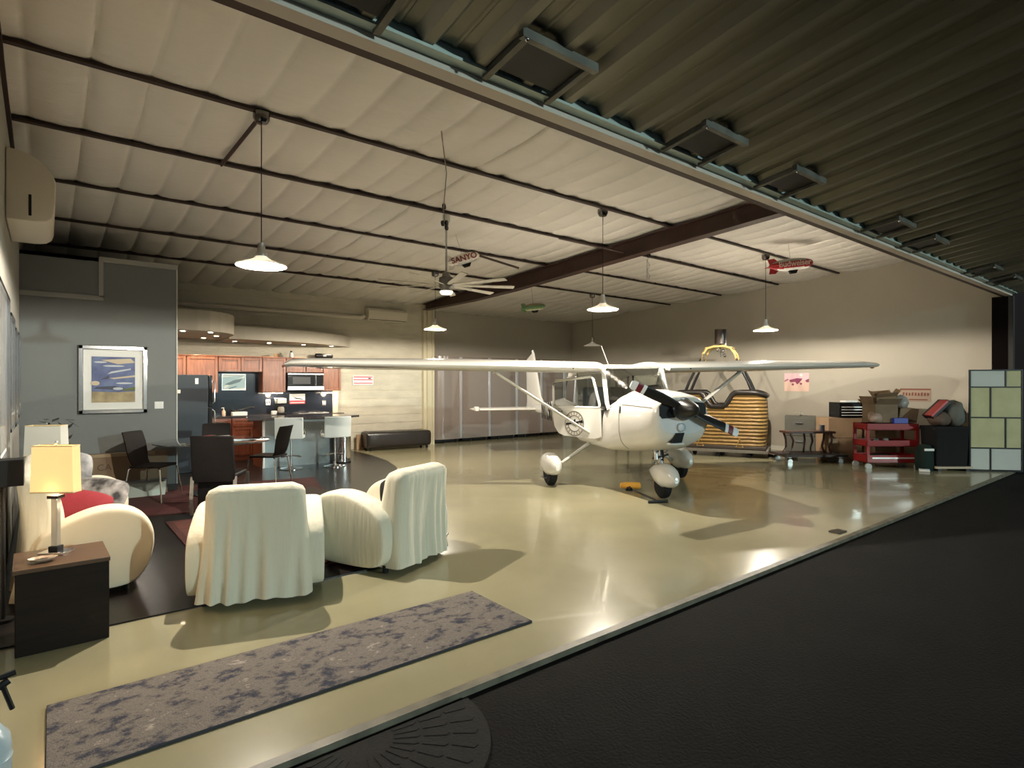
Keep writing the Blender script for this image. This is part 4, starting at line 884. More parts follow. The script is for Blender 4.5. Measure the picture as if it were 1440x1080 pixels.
# upper cabinets
ups = [(1.50, 2.10, 1.38, 2.12, 1, 'tall upper cabinet mostly hidden behind the fridge top'), (2.10, 2.66, 1.38, 2.12, 1, 'tall upper cabinet just right of the fridge'), (2.66, 3.50, 1.80, 2.12, 2, 'short two-door upper cabinet above the sink'), (3.50, 3.98, 1.38, 2.12, 1, 'tall upper cabinet above the coffee maker'),
       (3.98, 4.40, 1.80, 2.12, 1, 'short upper cabinet left above the microwave'), (4.40, 4.78, 1.80, 2.12, 1, 'short upper cabinet right above the microwave'), (4.78, 5.20, 1.40, 2.12, 1, 'upper cabinet at the right end of the kitchen')]
for a, b, z0, z1, n, lb in ups:
    t = thing('upper_cabinet', 'cherry ' + lb, 'cabinet', (a, 12.66, z0)); w_ = b-a; h_ = z1-z0
    bm = BM(); box(bm, (.003, 0, 0), (w_-.003, .32, h_)); obj('cabinet_body', bm, cherry, t, smooth=False)
    for i in range(n): door_panel('door', .01+i*w_/n, (i+1)*w_/n-.01, .01, h_-.03, 0, t, cherry)
    bm = BM(); box(bm, (0, -.03, h_-.02), (w_, .32, h_)); obj('cornice', bm, cherry, t, smooth=False, bev=.004)
# microwave
t = thing('microwave', 'stainless and black microwave mounted under the short upper cabinets', 'microwave', (3.995, 12.60, 1.42))
bm = BM(); box(bm, (0, 0, 0), (.78, .38, .36)); obj('casing', bm, black, t, bev=.004)
bm = BM(); box(bm, (.0, -.02, .08), (.56, 0, .33)); d_ = obj('door', bm, gloss_black, t, bev=.003)
bm = BM(); box(bm, (.10, -.025, .13), (.48, -.018, .28)); obj('door_glass', bm, mat('microwave_glass', (.10, .10, .10), .15), d_, smooth=False)
bm = BM(); box(bm, (0, -.025, 0), (.78, 0, .08)); box(bm, (0, -.02, .33), (.78, 0, .36)); obj('steel_band', bm, steel, t, bev=.003)
bm = BM(); tube(bm, [(.59, -.03, .09), (.59, -.05, .11), (.59, -.05, .30), (.59, -.03, .32)], .01, 8); obj('handle', bm, chrome, t)
bm = BM(); box(bm, (.63, -.015, .1), (.76, 0, .32)); obj('control_panel', bm, gloss_black, t, smooth=False)
# under cabinet strips
for x0, x1, lb in ((3.55, 3.95, 'lit strip light under the tall upper cabinet by the coffee maker'), (4.8, 5.15, 'lit strip light under the right-hand upper cabinet')):
    t = thing('strip_light', lb, 'light', (x0, 12.75, 1.375))
    bm = BM(); box(bm, (0, 0, -.02), (x1-x0, .06, 0)); obj('housing', bm, paper, t, smooth=False)
    bm = BM(); box(bm, (.01, .005, -.026), (x1-x0-.01, .055, -.02)); obj('diffuser', bm, mat('lit_strip', (1, 1, 1), .5, emit=(1, .83, .6), estr=14), t, smooth=False)
    plight('strip_glow', ((x1-x0)/2, .03, -.06), 2.2, (1, .8, .55), r=.05, parent=t)
# pictures on the splash
def framed(label, loc, W_, H_, base, shapes, rotz=0, frame=None, cat='picture'):
    t = thing('poster', label, cat, loc, rotz)
    art('print', W_, H_, base, shapes, t)
    if frame:
        bm = BM()
        for q in ((-W_/2-.008, -H_/2-.008, -W_/2, H_/2+.008), (W_/2, -H_/2-.008, W_/2+.008, H_/2+.008), (-W_/2, H_/2, W_/2, H_/2+.008), (-W_/2, -H_/2-.008, W_/2, -H_/2)): box(bm, (q[0], -.012, q[1]), (q[2], 0, q[3]))
        obj('frame', bm, frame, t, smooth=False)
    return t
tealp = mat('art_teal', (.30, .42, .42), .3); pale = mat('art_pale', (.62, .62, .52), .3); dk = mat('art_darkteal', (.05, .09, .09), .3)
framed('pale blue aircraft picture on the dark wall above the sink', (3.02, KY-.031, 1.59), .44, .32, tealp, [(pale, [(0, .8), (1, .95), (1, 1), (0, 1)]), (pale, [(.05, .2), (.5, .55), (.95, .9), (.98, .8), (.5, .42), (.1, .1)]), (dk, [(.1, .35), (.5, .62), (.9, .75), (.75, .5), (.3, .3)]), (pale, [(0, 0), (1, 0), (1, .12), (0, .05)]), (dk, [(.25, .1), (.6, .25), (.65, .2), (.3, .05)])], frame=steel)
redp = mat('art_red', (.55, .05, .07), .4); pinkp = mat('art_pink', (.80, .55, .58), .5)
framed('small white and red aircraft sign on the dark wall under the microwave', (4.32, KY-.031, 1.24), .34, .26, paper, [(redp, [(0, 0), (1, 0), (1, .3), (0, .3)]), (paper, [(.05, .08), (.95, .08), (.95, .14), (.05, .14)]), (gloss_black, [(0, .85), (1, .85), (1, 1), (0, 1)]), (gloss_black, [(.2, .6), (.5, .5), (.85, .42), (.85, .36), (.4, .44)])])
t = framed('small cream, red and white striped plate on the block wall below the wing', (5.88, BLOCKY-.011, 1.64), .50, .20, paper, [(redp, [(.02, .82), (.98, .82), (.98, .95), (.02, .95)]), (redp, [(.02, .5), (.98, .5), (.98, .62), (.02, .62)]), (redp, [(.02, .08), (.98, .08), (.98, .2), (.02, .2)]), (gloss_black, [(.75, .66), (.9, .66), (.9, .78), (.75, .78)])], frame=steel, cat='sign')
def outlet(label, x, z, m_, dy=.03):
    t = thing('wall_outlet', label, 'outlet', (x, KY-dy, z)); bm = BM(); box(bm, (-.045, -.008, -.06), (.045, 0, .06)); obj('plate', bm, m_, t, bev=.002)
    for xx in (-.02, .02): bm = BM(); box(bm, (xx-.011, -.011, -.03), (xx+.011, -.007, .03)); obj('socket', bm, black if m_ == paper else paper, t, smooth=False)
outlet('white double outlet left of the coffee maker', 3.70, 1.16, paper); outlet('dark outlet near the right end of the backsplash', 4.92, 1.12, mat('dark_plate', (.08, .08, .08), .4))
# fridge
t = thing('refrigerator', 'black refrigerator beside the blue-grey wall, doors facing right', 'refrigerator', (1.62, 11.32, .012))
bm = BM(); box(bm, (0, 0, 0), (.60, .72, 1.70)); obj('cabinet_body', bm, mat('black_fridge_side', (.02, .027, .036), .4, spec=.35, bump=.1, bscale=120), t, bev=.008)
for z0, z1, nm in ((1.13, 1.69, 'freezer_door'), (.06, 1.115, 'fridge_door')):
    bm = BM(); box(bm, (.605, .0, z0), (.67, .72, z1)); d_ = obj(nm, bm, gloss_black, t, bev=.012)
    bm = BM(); tube(bm, [(.67, .05, z0+.06 if z0 > 1 else z1-.5), (.71, .05, z0+.09 if z0 > 1 else z1-.47), (.71, .05, z1-.12 if z0 > 1 else z1-.06), (.67, .05, z1-.09 if z0 > 1 else z1-.03)], .012, 8); obj('handle', bm, chrome, d_)
for (x, z, w_, h_), lb in (((.42, 1.60, .05, .10), 'white notepad stuck high on the side of the fridge'), ((.10, 1.42, .14, .06), 'white card stuck on the side of the fridge beside the wall corner')):
    bm = BM(); box(bm, (-w_/2, -.006, -h_/2), (w_/2, 0, h_/2)); tag(obj('note', bm, paper, loc=(1.62+x, 11.318, z), smooth=False), lb, 'note')
# things on worktop  (top z = .913)
Z = .914
t = thing('soap_bottle', 'white pump soap bottle left of the sink', 'bottle', (2.74, 12.55, Z))
bm = BM(); lathe(bm, [(.03, 0), (.034, .01), (.034, .09), (.014, .12), (.014, .13)], 16); obj('bottle_body', bm, mat('soap', (.75, .55, .42), .3), t)
bm = BM(); tube(bm, [(0, 0, .12), (0, 0, .165), (-.04, 0, .16)], .008, 6); obj('pump', bm, paper, t)
t = thing('dish_tray', 'white dish tray on the worktop below the tap', 'tray', (3.02, 12.52, Z)); bm = BM(); box(bm, (-.14, -.06, 0), (.14, .06, .075)); obj('tray_body', bm, paper, t, bev=.008)
t = thing('kitchen_tap', 'chrome kitchen tap with a long rising spout', 'tap', (3.02, 12.72, Z))
bm = BM(); cyl(bm, (0, 0, 0), .03, .06); obj('base', bm, chrome, t); bm = BM(); tube(bm, [(0, 0, .06), (.0, -.02, .10), (.30, -.05, .17), (.32, -.05, .15)], .013, 8); obj('spout', bm, chrome, t)
bm = BM(); tube(bm, [(0, 0, .08), (-.09, 0, .11)], .008, 6); obj('lever', bm, chrome, t)
t = thing('sponge_holder', 'small white box on the worktop under the double outlet', 'box', (3.72, 12.6, Z)); bm = BM(); box(bm, (-.05, -.04, 0), (.05, .04, .07)); obj('holder_body', bm, paper, t, bev=.006)
t = thing('coffee_maker', 'coffee maker with steel top and glass carafe on the worktop', 'coffee maker', (3.86, 12.62, Z))
bm = BM(); box(bm, (-.1, -.08, 0), (.1, .12, .03)); box(bm, (-.1, .05, .03), (.1, .12, .3)); obj('body', bm, black, t, bev=.006)
bm = BM(); box(bm, (-.1, -.08, .22), (.1, .12, .34)); obj('water_tank', bm, steel, t, bev=.01)
bm = BM(); lathe(bm, [(.05, .03), (.07, .06), (.065, .13), (.045, .16)], 20, c=(0, -.02, 0)); cf = obj('carafe', bm, mat('carafe_glass', (.45, .42, .36), .1), t)
bm = BM(); tube(bm, [(.07, -.03, .15), (.12, -.05, .14), (.11, -.05, .07), (.07, -.03, .06)], .009, 6); obj('handle', bm, black, cf)
t = thing('stove_top', 'steel cooktop clutter along the right part of the worktop', 'stove', (4.5, 12.62, Z)); bm = BM(); box(bm, (-.33, -.2, 0), (.33, .22, .018)); obj('hob_plate', bm, steel, t, bev=.004)
for x in (-.16, .16):
    for y in (-.1, .12): bm = BM(); lathe(bm, [(.08, .018), (.08, .03), (.06, .034)], 20, c=(x, y, 0)); obj('burner', bm, black, t)
t = thing('white_bottle', 'small white bottle with black cap on top of the upper cabinets', 'bottle', (4.12, 12.75, 2.122)); bm = BM(); lathe(bm, [(.035, 0), (.038, .01), (.038, .09), (.02, .11)], 14); obj('bottle_body', bm, paper, t); bm = BM(); cyl(bm, (0, 0, .11), .022, .03, 12); obj('cap', bm, black, t)
t = thing('duffel_roll', 'black rolled bag lying on top of the upper cabinets at the right', 'bag', (4.85, 12.78, 2.122)); bm = BM(); tube(bm, [(-.20, 0, .055), (-.18, 0, .055), (.18, 0, .055), (.20, 0, .055)], [.03, .055, .055, .03], 14); obj('bag_body', bm, black, t); bm = BM(); cbox(bm, (.0, -.055, .06), (.07, .006, .03)); obj('patch', bm, paper, t, smooth=False)
t = thing('basket', 'small brown basket on top of the upper cabinets', 'basket', (3.82, 12.76, 2.122)); bm = BM(); lathe(bm, [(.05, 0), (.065, .07), (.06, .07), (.045, .01)], 16); obj('basket_body', bm, cardboard_d, t)
# island
t = thing('kitchen_island', 'kitchen island with cherry end panel, metal-clad front and black top', 'kitchen island', (3.10, 11.10, .012))
bm = BM(); box(bm, (0, 0.0, 0), (1.62, .62, .87)); obj('island_body', bm, mat('zinc_cladding', (.20, .22, .22), .28, metal=.5, var=.3, vscale=2), t, smooth=False)
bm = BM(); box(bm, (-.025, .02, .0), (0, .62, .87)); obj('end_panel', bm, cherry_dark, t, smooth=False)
bm = BM(); box(bm, (-.03, -.012, 0), (.012, .02, .87)); obj('corner_trim', bm, mat('bright_corner_trim', (.7, .7, .66), .3), t, smooth=False)
bm = BM(); prism(bm, [(-.30, -.12), (1.55, -.18), (1.82, -.05), (1.88, .3), (1.8, .66), (-.15, .66)], 'z', .875, .915); obj('counter_top', bm, granite, t, bev=.005)
# bar stools
whitel = mat('white_leather', (.72, .76, .74), .5)
def stool(label, loc, rz):
    t = thing('bar_stool', label, 'stool', loc, rz)   # sits facing +y
    bm = BM(); lathe(bm, [(.20, 0), (.20, .012), (.10, .03), (.03, .05), (.025, .1)], 28); obj('base', bm, chrome, t)
    bm = BM(); cyl(bm, (0, 0, .05), .02, .50, 12); obj('pole', bm, chrome, t)
    bm = BM(); tube(bm, [(-.17*cos(a), .17*sin(a), .22) for a in [pi*i/12 for i in range(13)]] , .011, 8); tube(bm, [(-.17, 0, .22), (0, 0, .25), (.17, 0, .22)], .011, 8); obj('foot_ring', bm, chrome, t)
    bm = BM(); prism(bm, rrect(.44, .40, .06), 'z', .55, .61); obj('seat', bm, whitel, t, bev=.015)
    bm = BM(); loft(bm, [[(x, -.20 - .03*s_ + .05*(x/.24)**2, .56+.38*s_) for x in (-.24, -.12, 0, .12, .24)] + [(x, -.245 - .03*s_ + .05*(x/.24)**2, .56+.38*s_) for x in (.24, .12, 0, -.12, -.24)] for s_ in (0, .03, .5, .97, 1)]); obj('backrest', bm, whitel, t, bev=.008)
    for s in (-1, 1): bm = BM(); tube(bm, [(s*.22, -.18, .60), (s*.24, .0, .72), (s*.235, .14, .62), (s*.2, .15, .575)], .012, 8); obj('armrest', bm, chrome, t)
stool('white low-back bar stool with chrome pedestal, nearer the right dining chair', (3.45, 10.68, .012), -.5)
stool('white low-back bar stool with chrome pedestal beside the steel trash can', (4.20, 10.52, .012), -.1)
t = thing('trash_can', 'tall round stainless trash can at the right end of the island', 'trash can', (4.52, 10.92, .012))
bm = BM(); cyl(bm, (0, 0, .03), .15, .52, 32); obj('bin_body', bm, chrome, t); bm = BM(); cyl(bm, (0, 0, 0), .153, .03, 32); cyl(bm, (0, 0, .55), .153, .03, 32); obj('rim', bm, black, t); bm = BM(); lathe(bm, [(.15, .58), (.12, .615), (0, .625)], 32); obj('lid', bm, chrome, t)
# grey speaker on wall by kitchen
t = thing('wall_speaker', 'small grey wall box in the kitchen corner above the fridge', 'wall box', (1.58, 11.9, 1.95)); bm = BM(); box(bm, (-.1, -.12, 0), (.1, .12, .42)); obj('box_body', bm, grey_paint, t, bev=.01)
# black covered bench by block wall
t = thing('ottoman_bench', 'long low black covered bench against the block wall', 'bench', (6.55, 12.58, 0), -.12)
bm = BM(); secs = []
for x, k in ((-.80, .86), (-.78, .95), (-.7, 1), (-.1, 1.0), (.1, .99), (.7, 1.0), (.78, .95), (.80, .86)): secs.append([(x, a*k, .245+(b)*k*(1+.03*sin(x*7))) for a, b in rrect(.50, .38, .08, 5)])
loft(bm, secs); obj('cover', bm, mat('black_vinyl', (.018, .016, .015), .35, bump=.4, bscale=6), t)
for x in (-.7, .7):
    for y in (-.18, .18): bm = BM(); cyl(bm, (x, y, 0), .03, .08, 10); obj('foot', bm, black, t)
t = thing('cardboard_sheet', 'cardboard sheet leaning between the black bench and the block wall', 'cardboard', (5.78, 12.86, 0)); bm = BM(); box(bm, (-.12, 0, 0), (.12, .02, .36)); obj('sheet', bm, cardboard, t, smooth=False)
# tall storage lockers along the back wall
lk = mat('taupe_locker', (.25, .21, .185), .22, coat=.3, bump=.02, bscale=3); strip_m = mat('pale_strip', (.62, .64, .68), .3, metal=.6)
names = ['leftmost tall glossy taupe cabinet with a rounded end beside the column', 'second tall glossy taupe cabinet from the column', 'third tall glossy taupe cabinet from the column, behind the tailplane', 'fourth tall glossy taupe cabinet, left of the aircraft tail', 'fifth tall glossy taupe cabinet, just right of the tail fin']
xs = [7.83, 8.66, 9.61, 10.58, 11.52, 12.46]
for i, (a, b) in enumerate(zip(xs, xs[1:])):
    t = thing('storage_cabinet', names[i], 'cabinet', (a, 12.88, 0)); w_ = b-a; h_ = 2.28
    bm = BM(); P = ([(.0, .30)] + [(.28-.28*cos(q), .30-.29*sin(q)) for q in [radians(v) for v in range(10, 91, 16)]] if i == 0 else [(.0, .01)]) + [(w_-.01, .01), (w_-.01, .62), (0, .62)]
    prism(bm, P, 'z', .10, h_); obj('cabinet_body', bm, lk, t, angle=30)
    bm = BM(); box(bm, (w_-.10, -.012, .11), (w_-.02, .008, h_-.01)); obj('edge_strip', bm, strip_m, t, bev=.004)  # pale metallic strip down the right of the cabinet front
    if i == 0: bm = BM(); box(bm, (.33, .0, 1.9), (.37, .008, h_)); obj('short_strip', bm, strip_m, t, smooth=False)
    bm = BM(); box(bm, (.05, .1, .03), (w_-.05, .5, .1)); obj('gap_shade', bm, black, t, smooth=False)  # black filler put where only shade lies under the cabinet
    for x in (.3, w_-.15): bm = BM(); cyl(bm, (x, .06, 0), .018, .1, 8); obj('foot', bm, black, t)
# ================================================================ RIGHT SIDE
# balloon basket with burner frame
wk = bpy.data.materials.new('woven_wicker'); wk.use_nodes = True; nt = wk.node_tree; N = nt.nodes; L = nt.links; b = N['Principled BSDF']; b.inputs['Roughness'].default_value = .5
tc = N.new('ShaderNodeTexCoord'); wv = N.new('ShaderNodeTexWave'); wv.wave_type = 'BANDS'; wv.bands_direction = 'Z'; wv.inputs['Scale'].default_value = 4.2; wv.inputs['Distortion'].default_value = 1.2; wv.inputs['Detail'].default_value = 3; wv.inputs['Detail Scale'].default_value = 3
nz = N.new('ShaderNodeTexNoise'); nz.inputs['Scale'].default_value = 5; nz.inputs['Detail'].default_value = 6
mp = N.new('ShaderNodeMapping'); mp.inputs['Scale'].default_value = (.35, .35, 1); L.new(tc.outputs['Object'], mp.inputs[0]); L.new(mp.outputs[0], wv.inputs[0]); L.new(tc.outputs['Object'], nz.inputs[0])
cr = N.new('ShaderNodeValToRGB'); e = cr.color_ramp.elements; e[0].position = .05; e[0].color = (.10, .045, .01, 1); e[1].position = .5; e[1].color = (.42, .25, .07, 1); L.new(wv.outputs['Fac'], cr.inputs[0])
mx = N.new('ShaderNodeMix'); mx.data_type = 'RGBA'; mx.inputs[7].default_value = (.20, .11, .03, 1); L.new(nz.outputs[0], mx.inputs[0]); L.new(cr.outputs[0], mx.inputs[6]); L.new(mx.outputs[2], b.inputs['Base Color'])
bp2 = N.new('ShaderNodeBump'); bp2.inputs['Distance'].default_value = .03; bp2.inputs['Strength'].default_value = .8; L.new(wv.outputs['Fac'], bp2.inputs['Height']); L.new(bp2.outputs[0], b.inputs['Normal'])
BR = math.atan2(-.91, .42)
t = thing('balloon_basket', 'yellow wicker hot-air balloon basket with burner frame on a wheeled board', 'balloon basket', (11.64, 7.13, 0), BR)
bx, by = .94, .46   # half length, half depth ; local -y faces camera-left? x runs to the right
bm = BM(); n = 64; pts = rrect(2*bx, 2*by, .22, 10); secs = []
def rim(x): # higher at both ends
    q = max(0, min(1, (abs(x)-(bx-.82))/.24)); return 1.06 + .30*(q*q*(3-2*q)) - 1.2*max(0, abs(x)-(bx-.24))**2
dense = []
for i, p in enumerate(pts):
    q = pts[(i+1) % len(pts)]; L_ = math.dist(p, q); k = 24 if L_ > .2 else 1
    for j in range(k): dense.append((p[0]+(q[0]-p[0])*j/k, p[1]+(q[1]-p[1])*j/k))
rows = 30; rs = []
for j in range(rows+1):
    f = j/rows; rs.append(ring(bm, [(x*(1+.03*sin(f*3)), y*(1+.03*sin(f*3)), .22+(rim(x)-.22)*f) for x, y in dense]))
for j in range(rows+1): rs.append(ring(bm, [(x*.95*(1+.03*sin((1-j/rows)*3)), y*.93*(1+.03*sin((1-j/rows)*3)), .22+(rim(x)-.22)*(1-j/rows)) for x, y in dense])) if j in (0, rows) else None
for a, b_ in zip(rs, rs[1:]): bridge(bm, a, b_)
bm.faces.new(rs[-1]); obj('wicker_basket', bm, wk, t, angle=60)
bm = BM(); tube(bm, [(x*1.0, y*1.0, rim(x)+.01) for x, y in dense + dense[:1]], .055, 10); obj('leather_rim', bm, mat('dark_leather_rim', (.02, .016, .014), .4), t)
bm = BM(); box(bm, (-bx-.02, -by-.02, .16), (bx+.02, by+.02, .24)); obj('basket_skid', bm, mat('dark_rawhide', (.05, .035, .025), .7), t, bev=.02)
bm = BM(); box(bm, (-bx-.06, -by-.06, .10), (bx+.06, by+.06, .16)); obj('board', bm, mat('dolly_board', (.16, .14, .11), .7), t, bev=.004)
for x in (-.6, 0, .6):
    for y in (-.4, .4): bm = BM(); cyl(bm, (0, -.02, 0), .05, .04, 14, M=xf((x, y, .05), (pi/2, 0, 0))); obj('caster', bm, black, t)
for x in (-.35, .45): bm = BM(); tube(bm, [(x, -by-.03, .40), (x-.07, -by-.06, .22), (x+.07, -by-.06, .22), (x, -by-.03, .40)], .01, 6); obj('rope_handle', bm, mat('yellow_rope', (.55, .33, .08), .7), t)
yel = mat('yellow_padding', (.62, .42, .14), .5)
for sy in (-.36, .36):
    for sx in (-1, 1):
        bm = BM(); tube(bm, [(sx*.72, sy, 1.30), (sx*.60, sy, 1.6), (sx*.36, sy*.85, 2.10)], [.035, .03, .022], 10); obj('padded_upright', bm, black, t)
    bm = BM(); tube(bm, [(-.36, sy*.85, 2.08), (-.32, sy*.8, 2.22), (-.24, sy*.8, 2.33), (-.10, sy*.8, 2.37), (.10, sy*.8, 2.37), (.24, sy*.8, 2.33), (.32, sy*.8, 2.22), (.36, sy*.85, 2.08)], .024, 10); obj('frame_arch', bm, yel, t)
for sx in (-1, 1): bm = BM(); tube(bm, [(sx*.26, -.30, 2.34), (sx*.26, .30, 2.34)], .02, 8); obj('cross_bar', bm, yel, t)
bm = BM(); cyl(bm, (0, 0, 2.44), .115, .32, 28); bc = obj('burner_can', bm, mat('burner_steel', (.10, .08, .07), .35, metal=.7), t)
bm = BM(); tube(bm, [(.125, -.02, 2.30), (.125, -.02, 2.76)], .014, 8); obj('vapour_pipe', bm, chrome, bc)
bm = BM(); tube(bm, [(-.24, 0, 2.36), (.24, 0, 2.36)], .014, 8); sphere(bm, (0, 0, 2.38), .05, 8); sphere(bm, (.06, -.05, 2.28), .045, 8); sphere(bm, (.1, -.02, 2.18), .04, 8); sphere(bm, (-.05, -.03, 2.30), .035, 8); tube(bm, [(0, 0, 2.46), (.02, -.02, 2.14)], .012, 6); obj('burner_valves', bm, chrome, t)
# striped roll behind basket + black rack
t = thing('wicker_hamper', 'second small wicker hamper behind the aircraft cowling', 'hamper', (11.75, 8.7, 0), BR)
bm = BM(); loft(bm, [[(x*k, y*k, z) for x, y in rrect(.5, .4, .08)] for z, k in ((0, .9), (.5, 1), (1.15, 1.02), (1.30, .9))]); obj('hamper_body', bm, wk, t)
t = thing('steel_shelving', 'black steel shelving rack seen through the aircraft windshield', 'shelving', (12.1, 9.9, 0), 0)
for x in (-.5, .5):
    for y in (-.2, .2): bm = BM(); cbox(bm, (x, y, .95), (.04, .04, 1.9)); obj('upright', bm, black, t, smooth=False)
for z in (.15, .7, 1.25, 1.8): bm = BM(); cbox(bm, (0, 0, z), (1.04, .44, .03)); obj('shelf', bm, black, t, smooth=False)
# pink poster on right wall
purple = mat('art_purple', (.28, .05, .12), .5)
framed('pink poster of a biplane on the right wall beneath the wing tip', (WALLX1-.003, 6.28, 1.59), .56, .42, mat('art_peach', (.75, .52, .42), .5), [(pinkp, [(0, .6), (1, .6), (1, 1), (0, 1)]), (purple, [(.2, .62), (.5, .72), (.75, .7), (.62, .48), (.52, .38), (.45, .52), (.25, .5)]), (purple, arc(.35, .38, .05, .06)), (purple, arc(.68, .42, .05, .06)), (mat('art_mauve', (.4, .12, .18), .5), [(.0, .6), (.15, .7), (.18, .64), (.02, .52)]), (paper, [(.6, .9), (.68, .98), (.76, .9), (.7, .8)]), (purple, [(.85, .6), (1, .7), (1, .5), (.9, .5)])], rotz=-pi/2)
# file cabinet
RW = -pi/2+.12
def at2(u, D): # place on a viewing ray at a depth, planning values
    s = (u-720)/815; a = YAW; return (D*(cos(a)+s*sin(a)), D*(sin(a)-s*cos(a)))
x, y = 12.83, 5.92
t = thing('file_cabinet', 'grey two-drawer file cabinet against the right wall', 'file cabinet', (x, y, .0), -.62-.55)
bm = BM(); box(bm, (-.30, -.24, .0), (.30, .24, .86)); obj('cabinet_body', bm, grey_paint, t, bev=.005)
for z0 in (.05, .44):
    bm = BM(); box(bm, (-.285, -.255, z0), (.285, -.24, z0+.37)); d_ = obj('drawer', bm, grey_paint, t, bev=.004)
    bm = BM(); box(bm, (-.10, -.275, z0+.25), (.06, -.255, z0+.28)); obj('handle', bm, chrome, d_, bev=.004)
t = thing('model_aircraft', 'small white model aircraft on top of the file cabinet', 'model aircraft', (12.80, 5.90, .862), .5)
bm = BM(); tube(bm, [(-.14, 0, .05), (0, 0, .05), (.14, 0, .06)], [.008, .022, .01], 8); obj('body', bm, white, t)
bm = BM(); box(bm, (-.03, -.16, .06), (.03, .16, .066)); box(bm, (-.14, -.05, .06), (-.11, .05, .064)); box(bm, (-.15, -.003, .05), (-.11, .003, .10)); obj('wings', bm, white, t, smooth=False)
bm = BM(); cyl(bm, (0, 0, 0), .04, .01, 14); cyl(bm, (0, 0, .01), .005, .03, 6); obj('display_stand', bm, black, t)
# plastic dust cover/box in front lower and small dark table
t = thing('small_table', 'small dark wooden table with curved legs before the file cabinet', 'table', (11.90, 5.36, .17), -.64)
bm = BM(); box(bm, (-.48, -.18, .40), (.48, .18, .44)); obj('table_top', bm, mat('dark_mahogany', (.07, .025, .018), .35), t, bev=.006)
for sx in (-.42, .0, .42):
    for sy in (-.13, .13): bm = BM(); tube(bm, [(sx, sy, .41), (sx*.93+.03, sy*1.1, .25), (sx*.88, sy*.9, .12), (sx*1.02, sy*1.1, 0)], [.022, .02, .016, .02], 8); obj('leg', bm, MATS['dark_mahogany'], t)
t = thing('paint_can', 'small purple-grey can standing on the small dark table', 'can', (12.05, 5.14, .612)); bm = BM(); cyl(bm, (0, 0, 0), .05, .12, 18); obj('can_body', bm, mat('can_grey', (.15, .13, .16), .4), t); bm = BM(); lathe(bm, [(.05, .12), (.052, .125), (.03, .13)], 18); obj('lid', bm, steel, t)
t = thing('flat_dolly', 'low wheeled dolly under the small dark table', 'dolly', (11.93, 5.36, 0), -.66)
bm = BM(); box(bm, (-.62, -.34, .12), (.62, .34, .165)); obj('deck', bm, mat('dolly_dark', (.05, .035, .03), .6), t, bev=.004)
for sx in (-.5, .5):
    for sy in (-.25, .25): bm = BM(); cyl(bm, (0, -.02, 0), .05, .04, 14, M=xf((sx, sy, .05), (pi/2, 0, 0))); obj('caster', bm, steel, t); bm = BM(); cbox(bm, (sx, sy, .108), (.06, .06, .02)); obj('caster_plate', bm, steel, t, smooth=False)
t = thing('wooden_pallet', 'pale wooden board on dark blocks at the foot of the right wall', 'pallet', (12.15, 5.98, 0), -.6)
bm = BM(); box(bm, (-.28, -.13, .07), (.28, .13, .09)); obj('board', bm, mat('pale_board', (.45, .36, .26), .6), t, smooth=False)
for sx in (-.22, .22): bm = BM(); cbox(bm, (sx, 0, .035), (.08, .24, .07)); obj('block', bm, black, t, smooth=False)
# big carton
t = thing('cardboard_box', 'large tan cardboard box right of the file cabinet, tool chest on top', 'box', (12.72, 5.10, 0), -.66)
bm = BM(); box(bm, (-.34, -.24, .0), (.34, .24, .865)); obj('carton', bm, cardboard, t, bev=.004)
bm = BM(); box(bm, (-.34, -.243, .46), (.34, -.239, .468)); obj('seam', bm, cardboard_d, t, smooth=False)
t = thing('cardboard_box', 'tall brown cardboard box in shade beside the large tan box', 'box', (12.98, 4.47, 0), -.66)
bm = BM(); box(bm, (-.18, -.20, 0), (.24, .20, .80)); obj('carton', bm, cardboard_d, t, bev=.004)
t = thing('tool_chest', 'black tool chest with four bright drawer edges on the large box', 'tool chest', (12.83, 4.95, .867), -.66)
bm = BM(); box(bm, (-.30, -.19, 0), (.30, .19, .29)); obj('chest_body', bm, gloss_black, t, bev=.005)
for k in range(4): bm = BM(); box(bm, (-.26, -.20, .015+.055*k), (.28, -.19, .06+.055*k)); d_ = obj('drawer', bm, gloss_black, t, smooth=False); bm = BM(); box(bm, (-.26, -.212, .045+.055*k), (.28, -.20, .06+.055*k)); obj('drawer_pull', bm, mat('bright_pull', (.8, .78, .74), .35, metal=.3), d_, smooth=False)
bm = BM(); box(bm, (-.30, -.19, .29), (.30, .19, .31)); obj('lid', bm, gloss_black, t, bev=.004)
bm = BM(); box(bm, (-.1, -.1, 0), (.14, .1, .03)); tag(obj('paper_stack', bm, paper, loc=(12.82, 4.96, 1.18), rot=(0, 0, -.6), smooth=False), 'white papers lying on top of the black tool chest', 'papers')
# red cart
cx_, cy_ = at2(1250, 10.72); RC = -.6764
t = thing('tool_cart', 'red three-shelf tool cart on casters', 'cart', (cx_+.12, cy_+.10, 0), RC)
for z, h_ in ((.70, .12), (.40, .11), (.10, .14)): 
    bm = BM(); box(bm, (-.475, -.22, z), (.475, .22, z+.015)); 
    for q in ((-.475, -.22, .475, -.205), (-.475, .205, .475, .22), (-.475, -.22, -.46, .22), (.46, -.22, .475, .22)): box(bm, (q[0], q[1], z), (q[2], q[3], z+h_))
    obj('shelf', bm, redpaint, t, smooth=False)
for sx in (-.45, .45):
    for sy in (-.20, .20): bm = BM(); cbox(bm, (sx, sy, .46), (.05, .035, .72)); obj('post', bm, redpaint, t, smooth=False); bm = BM(); cyl(bm, (0, -.02, 0), .055, .04, 16, M=xf((sx, sy, .055), (pi/2, 0, 0))); obj('caster', bm, mat('grey_caster', (.45, .45, .43), .4), t)
